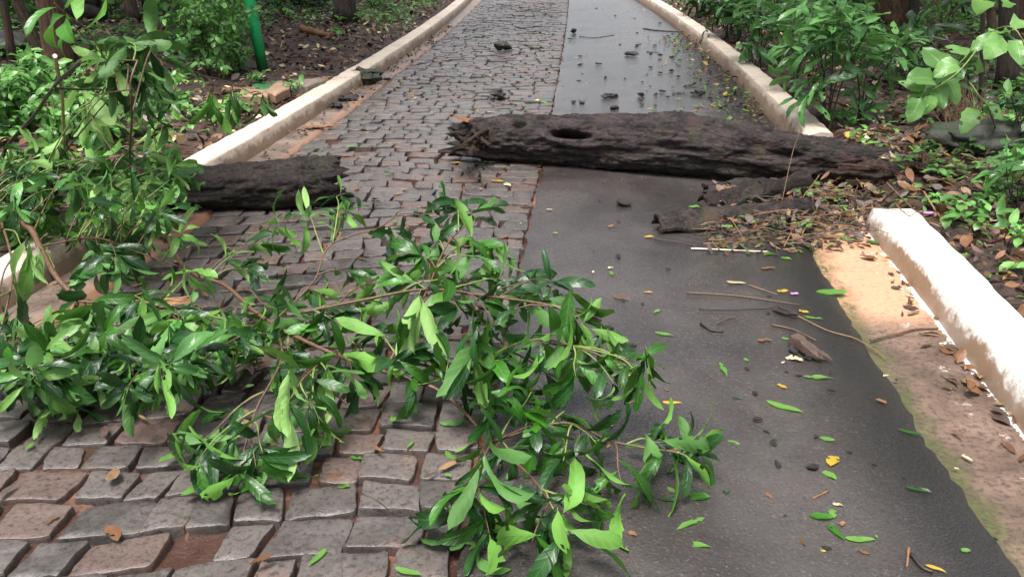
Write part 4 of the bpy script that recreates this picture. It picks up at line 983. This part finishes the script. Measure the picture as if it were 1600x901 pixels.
dstick([(1424, 865), (1440, 885), (1458, 893)], .009, 'crumb', 'short black stick at the bottom right of the asphalt')
dstick([(1420, 855, .012), (1417, 885, .012)], .006, 'splint', 'short orange brown splinter beside the black stick at the bottom right')
dstick([(1270, 778, .01), (1295, 766, .012)], .005, 'splint', 'small orange splinter on the asphalt below the yellow folded leaf')
dstick([(1005, 45), (1030, 48), (1068, 50)], .014, 'twig_dark', 'dark stick lying across the far asphalt near the right bend')
dstick([(1010, 81), (1030, 82)], .007, 'twig_dark', 'thin dark twig on the far asphalt behind the big log')
dstick([(905, 57), (930, 59), (960, 55)], .008, 'twig_dark', 'thin curved twig on the far asphalt beside the cobblestones')
dstick([(1400, 320, .15), (1420, 337, .16), (1432, 330, .18)], .005, 'straw', 'dry stalk lying over the broken end of the white kerb')
dstick([(1310, 335, .04), (1335, 328, .14), (1372, 325, .16), (1425, 332, .16)], .004, 'straw', 'yellow stalk lying on top of the broken kerb end')
dstick([(1444, 300, .2), (1470, 340, .12), (1515, 382, .06)], .007, 'straw', 'long tan stalk slanting over the litter behind the white kerb')
dstick([(1385, 285, .2), (1410, 310, .14), (1440, 340, .1)], .006, 'twig', 'brown stalk leaning from the splintered log end to the kerb')
dstick([(545, 140, .03), (560, 150, .03)], .02, 'twig_dark', 'dark broken stick in the left gutter below the dark rock')
dstick([(1105, 778), (1160, 800)], .003, 'twig_dark', 'hair thin twig on the asphalt')if False else None
dstick([(565, 770, .03), (590, 782, .02), (612, 800, .02)], .003, 'twig_dark', 'thin dark twig on the cobblestones left of the lowest leaf cluster')
dstick([(525, 610, .03), (545, 640, .02)], .006, 'twig', 'short brown stub of twig between two cobblestones')if False else None
for k in range(110):                                                     # the tangle of fine stalks round the slabs
    x, y = U(1105, 1345), 0; y = 384 - (x - 1105) * .06 + U(-78, 12) * (1 if x > 1180 else .5)
    a = U(-.5, .5) if rnd.random() < .75 else U(-1.6, 1.6); L = U(.10, .34); c = P(x, y, U(.015, .12)); d = Vector((math.cos(a), math.sin(a), U(-.15, .25))) * L / 2
    p0, p1 = c - d, c + d; p0.z = max(.008, p0.z); p1.z = max(.008, p1.z)
    mk = rnd.choice(('straw', 'twig', 'twig', 'twig', 'splint', 'twig_dark', 'twig_dark', 'twig_dark'))
    stick('debris_stick', {'straw': 'thin straw coloured stalk', 'twig': 'thin brown twig', 'splint': 'thin orange brown splinter', 'twig_dark': 'thin dark twig'}[mk] + ' in the tangle of debris around the bark slabs', 'stick',
          [p0, p0.lerp(p1, .5) + rvec() * .02 + UPV * .01, p1], U(.002, .0042), .0015, M[mk], {'straw': 'straw stalks', 'twig': 'brown twigs', 'splint': 'orange splinters', 'twig_dark': 'dark twigs'}[mk] + ' in the debris tangle', n=5, sm=3)

# ------------------------------------------------------------------ loose leaves, chips, crumbs
protos = {}
def leaf_proto(mk, shape, var):
    key = (mk, shape, var)
    if key not in protos:
        b = MB(); add_leaf(b, Vector((0, -.5, .012)), Vector((0, 1, .12)), UPV, 1., shape, U(.2, 1.2), U(.1, .6), U(.2, 1), 0, True, .004, U(.75, 1.1), bite=.5, twist=U(-.3, .3))
        b.v = [(x, y, z * .75 if z > .02 else z) for x, y, z in b.v]
        protos[key] = b.mesh('loose_leaf', M[mk])
    return protos[key]
def top_z(p):
    if xG(p.y) < p.x < xA(p.y): return road_h(p.x, p.y) + .008
    return .012
def loose(px, py, ang, L, mk, shape, label, group=None, tilt=0., z=None):
    p = P(px, py); o = bpy.data.objects.new('fallen_leaf', leaf_proto(mk, shape, rnd.randint(0, 2))); col.objects.link(o)
    p.z = top_z(p) if z is None else z
    o.location = p; o.scale = (L, L, L); o.rotation_euler = (U(-.08, .08) + tilt, U(-.15, .15), R(ang)); return tag(o, label, 'leaf', group)
LL = [
 (1130, 582, 5, .11, 'leaf_pale', 'long', 'bright green pointed leaf standing alone on the middle of the asphalt'),
 (1228, 641, 55, .15, 'leaf_pale', 'long', 'long pale green leaf on the asphalt right of the branch'),
 (1303, 832, 15, .11, 'leaf', 'long', 'dark green leaf, the longest of a trio at the lower right of the asphalt'),
 (1284, 812, 80, .07, 'leaf', 'oval', 'small round leaf, left one of a trio at the lower right of the asphalt'),
 (1300, 805, -15, .07, 'leaf_pale', 'oval', 'small round leaf, upper one of a trio at the lower right of the asphalt'),
 (1346, 847, 88, .095, 'leaf_pale', 'long', 'slim light green leaf lying crosswise below the trio of leaves'),
 (1296, 747, 25, .065, 'leaf_pale', 'oval', 'small light green leaf just below the yellow folded leaf'),
 (1300, 724, -30, .095, 'leaf_yellow', 'oval', 'yellow folded leaf beside a dark wood chip on the asphalt'),
 (1424, 680, 50, .10, 'leaf', 'narrow', 'narrow dark green leaf near the right edge of the asphalt'),
 (1437, 770, 70, .085, 'leaf_dark', 'narrow', 'narrow dark leaf near the mossy edge at the lower right'),
 (1048, 633, 85, .09, 'leaf_yellow', 'narrow', 'narrow yellow leaf on the asphalt touching the branch'),
 (1076, 823, -60, .11, 'leaf_pale', 'long', 'light green leaf blade slanting at the bottom of the asphalt'),
 (1090, 856, 70, .09, 'leaf_pale', 'long', 'ragged light green leaf below the slanting blade'),
 (1091, 781, 85, .085, 'leaf', 'oval', 'broad green leaf lying flat below the rightmost leaf cluster'),
 (1046, 786, 80, .07, 'leaf_dark', 'narrow', 'narrow dark green leaf left of the flat broad leaf'),
 (1134, 772, -20, .05, 'leaf_dark', 'oval', 'small dark leaf right of the flat broad leaf'),
 (1146, 696, 70, .05, 'leaf_pale', 'oval', 'small pale leaf at the right tip of the branch'),
 (1292, 690, 70, .055, 'leaf_pale', 'oval', 'small bright leaf on the asphalt above the yellow folded leaf'),
 (1280, 594, 85, .12, 'leaf_pale', 'long', 'pale grey green leaf below the dark bark chunk'),
 (1221, 607, 40, .05, 'leaf_yellow', 'oval', 'small olive yellow leaf below the pale grey green leaf'),
 (1152, 626, 80, .045, 'leaf_dark', 'narrow', 'tiny dark leaf scrap right of the lone pointed leaf'),
 (1375, 630, 30, .06, 'leaf_brown', 'oval', 'curled rust brown leaf near the mossy edge'),
 (1494, 681, 10, .075, 'leaf_brown', 'long', 'red brown leaf lying on the brown concrete gutter'),
 (1508, 718, 20, .065, 'leaf_beige', 'narrow', 'tan leaf lying on the moss of the gutter edge'),
 (1253, 851, 5, .05, 'leaf_brown', 'narrow', 'small brown leaf on the asphalt left of the slim crosswise leaf'),
 (988, 838, 40, .035, 'leaf_brown', 'oval', 'small orange crumb of leaf right of the lowest leaf cluster'),
 (1300, 460, 80, .16, 'leaf_pale', 'oval', 'large drooping green leaf at the corner of asphalt and sand'),
 (1222, 458, 88, .07, 'leaf_yellow', 'oval', 'yellow leaf on the end of the straight brown twig'),
 (1150, 445, 75, .11, 'leaf_beige', 'long', 'whitish torn leaf above the straight brown twig'),
 (1228, 407, 60, .07, 'leaf_pale', 'oval', 'round light green leaf on the asphalt below the debris tangle'),
 (1205, 400, 80, .08, 'leaf', 'long', 'green leaf lying under the debris tangle left of the round light leaf'),
 (1200, 422, 85, .08, 'leaf_brown', 'oval', 'brown leaf below the debris tangle'),
 (1025, 490, -40, .06, 'leaf_pale', 'long', 'small green leaf scrap right of the upright leaves'),
 (1040, 526, 70, .09, 'leaf_pale', 'long', 'green torn leaf on the asphalt above the hanging right cluster'),
 (955, 430, 5, .055, 'leaf_pale', 'oval', 'small green leaf on the asphalt behind the branch'),
 (971, 469, 55, .10, 'leaf_brown', 'long', 'brown leaf on the asphalt behind the branch'),
 (1014, 460, 80, .045, 'leaf_yellow', 'oval', 'small yellow leaf on the asphalt behind the branch'),
 (955, 356, 85, .05, 'leaf_brown', 'oval', 'orange brown leaf on the asphalt in front of the big log'),
 (858, 330, 80, .05, 'leaf_beige', 'oval', 'tan leaf on the asphalt beside the end of the cobblestones'),
 (868, 367, 60, .035, 'leaf_yellow', 'oval', 'pale yellow leaf scrap on the asphalt above the upright leaves'),
 (778, 284, 70, .10, 'leaf_yellow', 'oval', 'yellow leaf on the cobblestones under the left end of the big log'),
 (793, 290, 30, .10, 'leaf_beige', 'oval', 'tan leaf on the cobblestones right of the yellow leaf'),
 (712, 252, 80, .09, 'leaf_yellow', 'oval', 'yellow leaf tucked against the left end of the big log'),
 (1085, 326, 70, .09, 'leaf_pale', 'oval', 'light green leaf at the near end of the narrower bark slab'),
 (1090, 350, 25, .12, 'leaf_dark', 'long', 'dark green leaf resting against the long bark slab'),
 (1015, 373, 80, .06, 'leaf_yellow', 'oval', 'yellow green leaf at the left tip of the long bark slab'),
 (1035, 345, 40, .06, 'leaf_brown', 'oval', 'rust coloured leaf left of the long bark slab'),
 (1242, 565, 60, .07, 'leaf_beige', 'oval', 'beige rounded leaf beside the dark bark chunk'),
 (1195, 535, 80, .07, 'leaf_brown', 'oval', 'red brown leaf left of the dark bark chunk'),
 (1225, 532, 40, .05, 'leaf_pale', 'oval', 'green leaf scrap left of the dark bark chunk'),
 (1165, 565, 10, .05, 'leaf_pale', 'oval', 'tiny green leaf scrap below the red brown leaf'),
 (1255, 490, 65, .06, 'leaf_yellow', 'oval', 'orange leaf on the dark clod'),
 (1270, 500, 60, .10, 'leaf_pale', 'narrow', 'narrow pale leaf beside the dark clod'),
 (1285, 865, 80, .02, 'leaf_yellow', 'oval', 'tiny yellow dot of leaf at the bottom of the asphalt'),
 (1462, 893, 50, .06, 'leaf_yellow', 'narrow', 'narrow yellow leaf at the bottom edge on the right'),
 (640, 892, 70, .09, 'leaf_pale', 'long', 'light green leaf at the bottom edge below the lowest leaf cluster'),
 (536, 746, 80, .05, 'leaf_pale', 'oval', 'small pale leaf in a gap between two cobblestones'),
 (557, 703, 75, .055, 'leaf', 'oval', 'small green leaf on a cobblestone below the branch stem'),
 (640, 690, -20, .07, 'leaf_pale', 'narrow', 'narrow pale leaf stuck upright in a joint below the branch stem'),
 (700, 742, 50, .035, 'leaf_pale', 'oval', 'tiny light green leaf on a cobblestone left of the lowest cluster'),
 (495, 860, -25, .10, 'leaf_pale', 'narrow', 'narrow grassy leaf in a joint at the bottom of the cobblestones'),
 (80, 806, -30, .06, 'leaf_brown', 'narrow', 'orange brown leaf in a joint at the lower left'),
 (175, 822, 40, .10, 'leaf_brown', 'oval', 'wet olive brown leaf on a small cobblestone at the lower left'),
 (1395, 372, 70, .12, 'leaf', 'long', 'green leaf lying in the corner of the sand and the white kerb'),
 (1365, 382, 40, .12, 'leaf_under', 'oval', 'blue green leaf lying on the sand beside the white kerb'),
 (1330, 378, 70, .10, 'leaf_pale', 'long', 'green leaf at the edge of the sand patch'),
 (1420, 350, 80, .09, 'leaf_pale', 'oval', 'olive leaf lying on top of the white kerb'),
 (1392, 405, 60, .06, 'leaf_yellow', 'oval', 'yellow leaf on the sand beside the white kerb'),
 (1482, 610, 20, .03, 'leaf_yellow', 'oval', 'tiny yellow leaf on the brown concrete gutter'),
 (1210, 690, 85, .03, 'leaf_dark', 'narrow', 'small dark scrap of leaf in the middle of the asphalt')]
for (px, py, a, L, mk, sh, lab) in LL: loose(px, py, a, L, mk, sh, lab, z=.165 if (px, py) == (1420, 350) else None)
loose(1240, 462, 80, .05, 'petal', 'oval', 'pink petal beside the yellow leaf on the straight brown twig')
loose(1442, 377, 80, .06, 'petal', 'oval', 'pink flower petal lying on top of the white kerb', z=.165)
cprot = []
for k in range(5):
    o = lump('wood_crumb', None, Vector((0, 0, 0)), (.5, .38, .22), M['crumb'], None, k * 3.7 + 1, None, .9, 10, 7); cprot.append(o.data); bpy.data.objects.remove(o)
def crumb(px, py, s, label, group=None, mat=None, z=None):
    p = P(px, py); o = bpy.data.objects.new('wood_crumb', rnd.choice(cprot)); col.objects.link(o); p.z = (top_z(p) if z is None else z) - .004
    o.location = p; o.scale = (s * U(.8, 1.3), s * U(.7, 1.1), s * U(.5, 1)); o.rotation_euler = (0, 0, U(0, 6.3)); return tag(o, label, 'wood chip', group)
for px, py, s, lab in ((785, 80, .34, 'flat dark mound of rotten wood on the far cobblestones'), (778, 151, .20, 'dark clod of rotten wood on the cobblestones beyond the big log'), (896, 53, .17, 'dark block of wood where the cobblestones meet the far asphalt'), (952, 154, .17, 'largest dark clod on the asphalt just beyond the big log'), (1003, 152, .11, 'dark clod on the far asphalt right of the largest clod'), (985, 88, .14, 'brown clod in the middle of the far asphalt'), (1090, 150, .12, 'dark clod on the far asphalt near the debris by the right kerb'), (541, 160, .15, 'dark clod in the left gutter below the dark rock'), (525, 170, .16, 'flat dark clod in the left gutter nearest the shorter log'), (606, 126, .10, 'dark clod in the gutter right of the dark rock'), (960, 172, .1, 'small dark clod just behind the top of the big log'), (975, 322, .085, 'dark wood fragment on the asphalt in front of the big log'), (966, 403, .045, 'black shiny chip on the asphalt behind the branch'), (1226, 492, .09, 'black clod of rotten wood in the middle of the scattered twigs'), (1238, 552, .05, 'black crumb left of the dark bark chunk'), (1262, 563, .035, 'black crumb below the dark bark chunk'), (1270, 735, .045, 'dark wood chip touching the yellow folded leaf'), (1183, 660, .035, 'black crumb on the asphalt in line with the long pale leaf'), (950, 516, .04, 'black chip on the asphalt beside the branch'), (1178, 618, .03, 'black crumb on the asphalt below the lone pointed leaf'), (985, 546, .05, 'dark chip beside a yellow scrap near the branch'), (1215, 730, .025, 'small black crumb left of the yellow folded leaf'), (1208, 697, .03, 'black crumb under the small dark scrap of leaf')): crumb(px, py, s, lab)
o = MB(); a, c = P(1240, 530, .03), P(1293, 562, .025)
for i in range(4): splinter(o, a + Vector((U(-.01, .01), U(-.02, .02), U(-.01, .01))), c + Vector((U(-.02, .02), U(-.02, .02), 0)), .028, .02, 6)
tag(o.build('bark_chunk', M['chip'], None, a), 'dark bark chunk lying among twigs in the middle of the asphalt', 'bark')
def onfar(x, y): return True
n = 0
while n < 60:
    y = 172 * (rnd.random() ** .9); x = 890 + (xR(P(900, y).y) * 0) + U(0, 330)
    p = P(x, y)
    if not (xA(p.y) + .05 < p.x < xR(p.y) - .06) or (rnd.random() < .45 and p.x < xR(p.y) - .9): continue
    crumb(x, y, U(.025, .065), 'small dark wood crumb scattered on the asphalt beyond the big log', 'dark wood crumbs on the far asphalt'); n += 1
n = 0
lab = {'leaf_pale': 'small light green leaf scrap', 'leaf': 'small green leaf scrap', 'leaf_yellow': 'small yellow leaf', 'leaf_brown': 'small brown leaf', 'leaf_beige': 'small beige leaf scrap'}
while n < 130:
    y = 175 * (rnd.random() ** .8); x = U(600, 1215); p = P(x, y)
    on_a = xA(p.y) + .02 < p.x < xR(p.y) - .05; on_c = xG(p.y) + .1 < p.x < xA(p.y)
    if not (on_a or on_c) or (on_a and rnd.random() < .4 and p.x < xR(p.y) - .8): continue
    mk = rnd.choice(('leaf_pale', 'leaf_pale', 'leaf', 'leaf_yellow', 'leaf_brown', 'leaf_beige')); wh_ = 'asphalt' if on_a else 'cobblestones'
    loose(x, y, U(0, 360), U(.045, .11), mk, rnd.choice(('oval', 'long', 'narrow')), lab[mk] + ' scattered on the far ' + wh_ + ' beyond the big log', lab[mk] + 's on the far ' + wh_); n += 1
n = 0
while n < 60:
    y = U(300, 890); x = U(850, 1560); p = P(x, y)
    if not (xA(p.y) + .15 < p.x < xB(p.y)): continue
    if rnd.random() < .55: crumb(x, y, U(.010, .022), 'tiny black crumb of wood on the near asphalt', 'tiny black crumbs on the near asphalt')
    else:
        mk = rnd.choice(('leaf_pale', 'leaf_yellow', 'leaf_brown', 'leaf_beige')); loose(x, y, U(0, 360), U(.018, .04), mk, 'oval', 'tiny ' + lab[mk][6:] + ' on the near asphalt', 'tiny ' + lab[mk][6:] + 's on the near asphalt')
    n += 1

# ------------------------------------------------------------------ litter and ground cover nobody could count
def scatter(n, ok, fn):
    k = t = 0
    while k < n and t < n * 60:
        t += 1; y = 1.2 + 19 * rnd.random() ** 1.35; x = U(-12, 12)
        if abs(x) > .75 * y + 1.0: continue
        if not ok(x, y): continue
        fn(x, y); k += 1
outside = lambda m: (lambda x, y: max(xL(y) - x, x - xR(y)) > m)
b = MB()
def lit(x, y):
    add_leaf(b, Vector((x, y, ground_z(x, y) + U(.005, .035))), Vector((U(-1, 1), U(-1, 1), U(-.2, .35))), UPV + rvec() * .5, U(.05, .13), rnd.choice(('oval', 'long')), U(-.5, .8), U(0, .5), None, rnd.choice((0, 0, 3, 3, 1, 1, 2)), False, -.2, 1.2, pet=0)
scatter(24000, outside(.30), lit)
tag(b.build('leaf_litter', [M['leaf_brown'], M['chip'], M['leaf_beige'], plain('dark_litter', (.10, .058, .042), .5, .4)]), 'brown and tan dead leaves covering the forest floor', kind='stuff')
b = MB()
def herb(x, y):
    z = ground_z(x, y); h = U(.05, .22); t = rnd.random()
    for i in range(rnd.randint(4, 7)):
        a = U(0, 6.3); add_leaf(b, Vector((x + U(-.04, .04), y + U(-.04, .04), z + h * U(.4, 1))), Vector((math.cos(a), math.sin(a), U(-.1, .5))), UPV + rvec() * .3, U(.05, .10), 'oval', U(.2, .8), .2, min(1, t * .6 + rnd.random() * .4), 0, False, -.2, 1.2, pet=0)
def herb_ok(x, y):
    o = outside(.4)(x, y); k = mn.noise(Vector((x * .55, y * .55, 5))); left = x < xL(y)
    bare = left and 7.5 < y < 13 and xL(y) - x < 2.2
    return o and not bare and (k > (-.22 if left else .0))
scatter(3600, herb_ok, herb)
for k in range(85):
    q = U(2.6, 7.0); x = xR(q) + .34 + abs(rnd.gauss(0, .7)); herb(x, q)
tag(b.build('ground_cover', M['leaf_small']), 'low green seedlings and herbs covering parts of the forest floor', kind='stuff')
b = MB()                                                                 # debris round the broken kerb end
def deb(x, y, z, mats=(0, 0, 1, 1, 1, 1, 2, 3)):
    add_leaf(b, Vector((x, y, z)), Vector((U(-1, 1), U(-1, 1), U(-.3, .4))), UPV + rvec() * .7, U(.03, .09), rnd.choice(('oval', 'narrow', 'long')), U(-.4, .8), U(0, .5), None, rnd.choice(mats), False, .006, 1.1, pet=0)
for k in range(1700):
    x = U(1110, 1440); y = U(292, 392) - (x - 1300) * .05
    if x > 1350 and y > 345: continue
    if y > 372 and rnd.random() < .6: continue
    p = P(x, y); deb(p.x, p.y, U(.008, .07) * (1 if y < 370 else .3))
for k in range(420):
    p = P(U(210, 400), U(500, 610)); deb(p.x, p.y, U(.01, .08), (0, 1, 1, 3))
for k in range(620):
    q = 6.2 + 7 * rnd.random() ** 1.3; x = xR(q) - abs(rnd.gauss(0, .30)) - .03; deb(x, q, U(.01, .03), (0, 1, 1, 1, 2, 3, 4))
for k in range(1300):
    q = U(1.6, 6.2); x = xR(q) + .22 + abs(rnd.gauss(0, .55)); deb(x, q, ground_z(x, q) + U(.01, .05), (0, 0, 1, 1, 1, 2, 4, 3))
for k in range(90):
    q = U(1.2, 5.0); x = xR(q) - abs(rnd.gauss(0, .05)) - .01; deb(x, q, U(.012, .02), (0, 1, 2))
for k in range(320):
    q = 3.6 + 11 * rnd.random(); x = xL(q) + abs(rnd.gauss(0, .10)) + .02; deb(x, q, U(.015, .03), (0, 1, 1, 2))
for k in range(420):
    q = 1.5 + 12 * rnd.random(); x = U(xG(q), xA(q)); deb(x, q, road_h(x, q) + U(-.03, .004), (0, 0, 1, 2, 3))
tag(b.build('debris_litter', [M['leaf_brown'], M['chip'], M['straw'], M['leaf_pale'], M['leaf_yellow']]), 'mixed litter of broken leaves and stalks washed up around the logs and the broken kerb', kind='stuff')

b = MB()  # leaf ring added out of view to block low sky reflections, open ahead
for k in range(9000):
    a = U(0, 2 * math.pi); r = U(21, 31); x, y = math.sin(a) * r, math.cos(a) * r
    if y > 0 and abs(x - 1.6) < 7: continue
    z = 9.5 * rnd.random() ** .8
    add_leaf(b, Vector((x, y, z)), rvec(), rvec() + UPV, U(.7, 1.3), 'oval', U(.1, .5), .2, None, 0, False, .02, 1.3, pet=0)
tag(b.build('unseen_sky_screen', M['leaf_canopy']), 'unseen ring of loose leaves added around the path to block low sky reflections', kind='stuff')
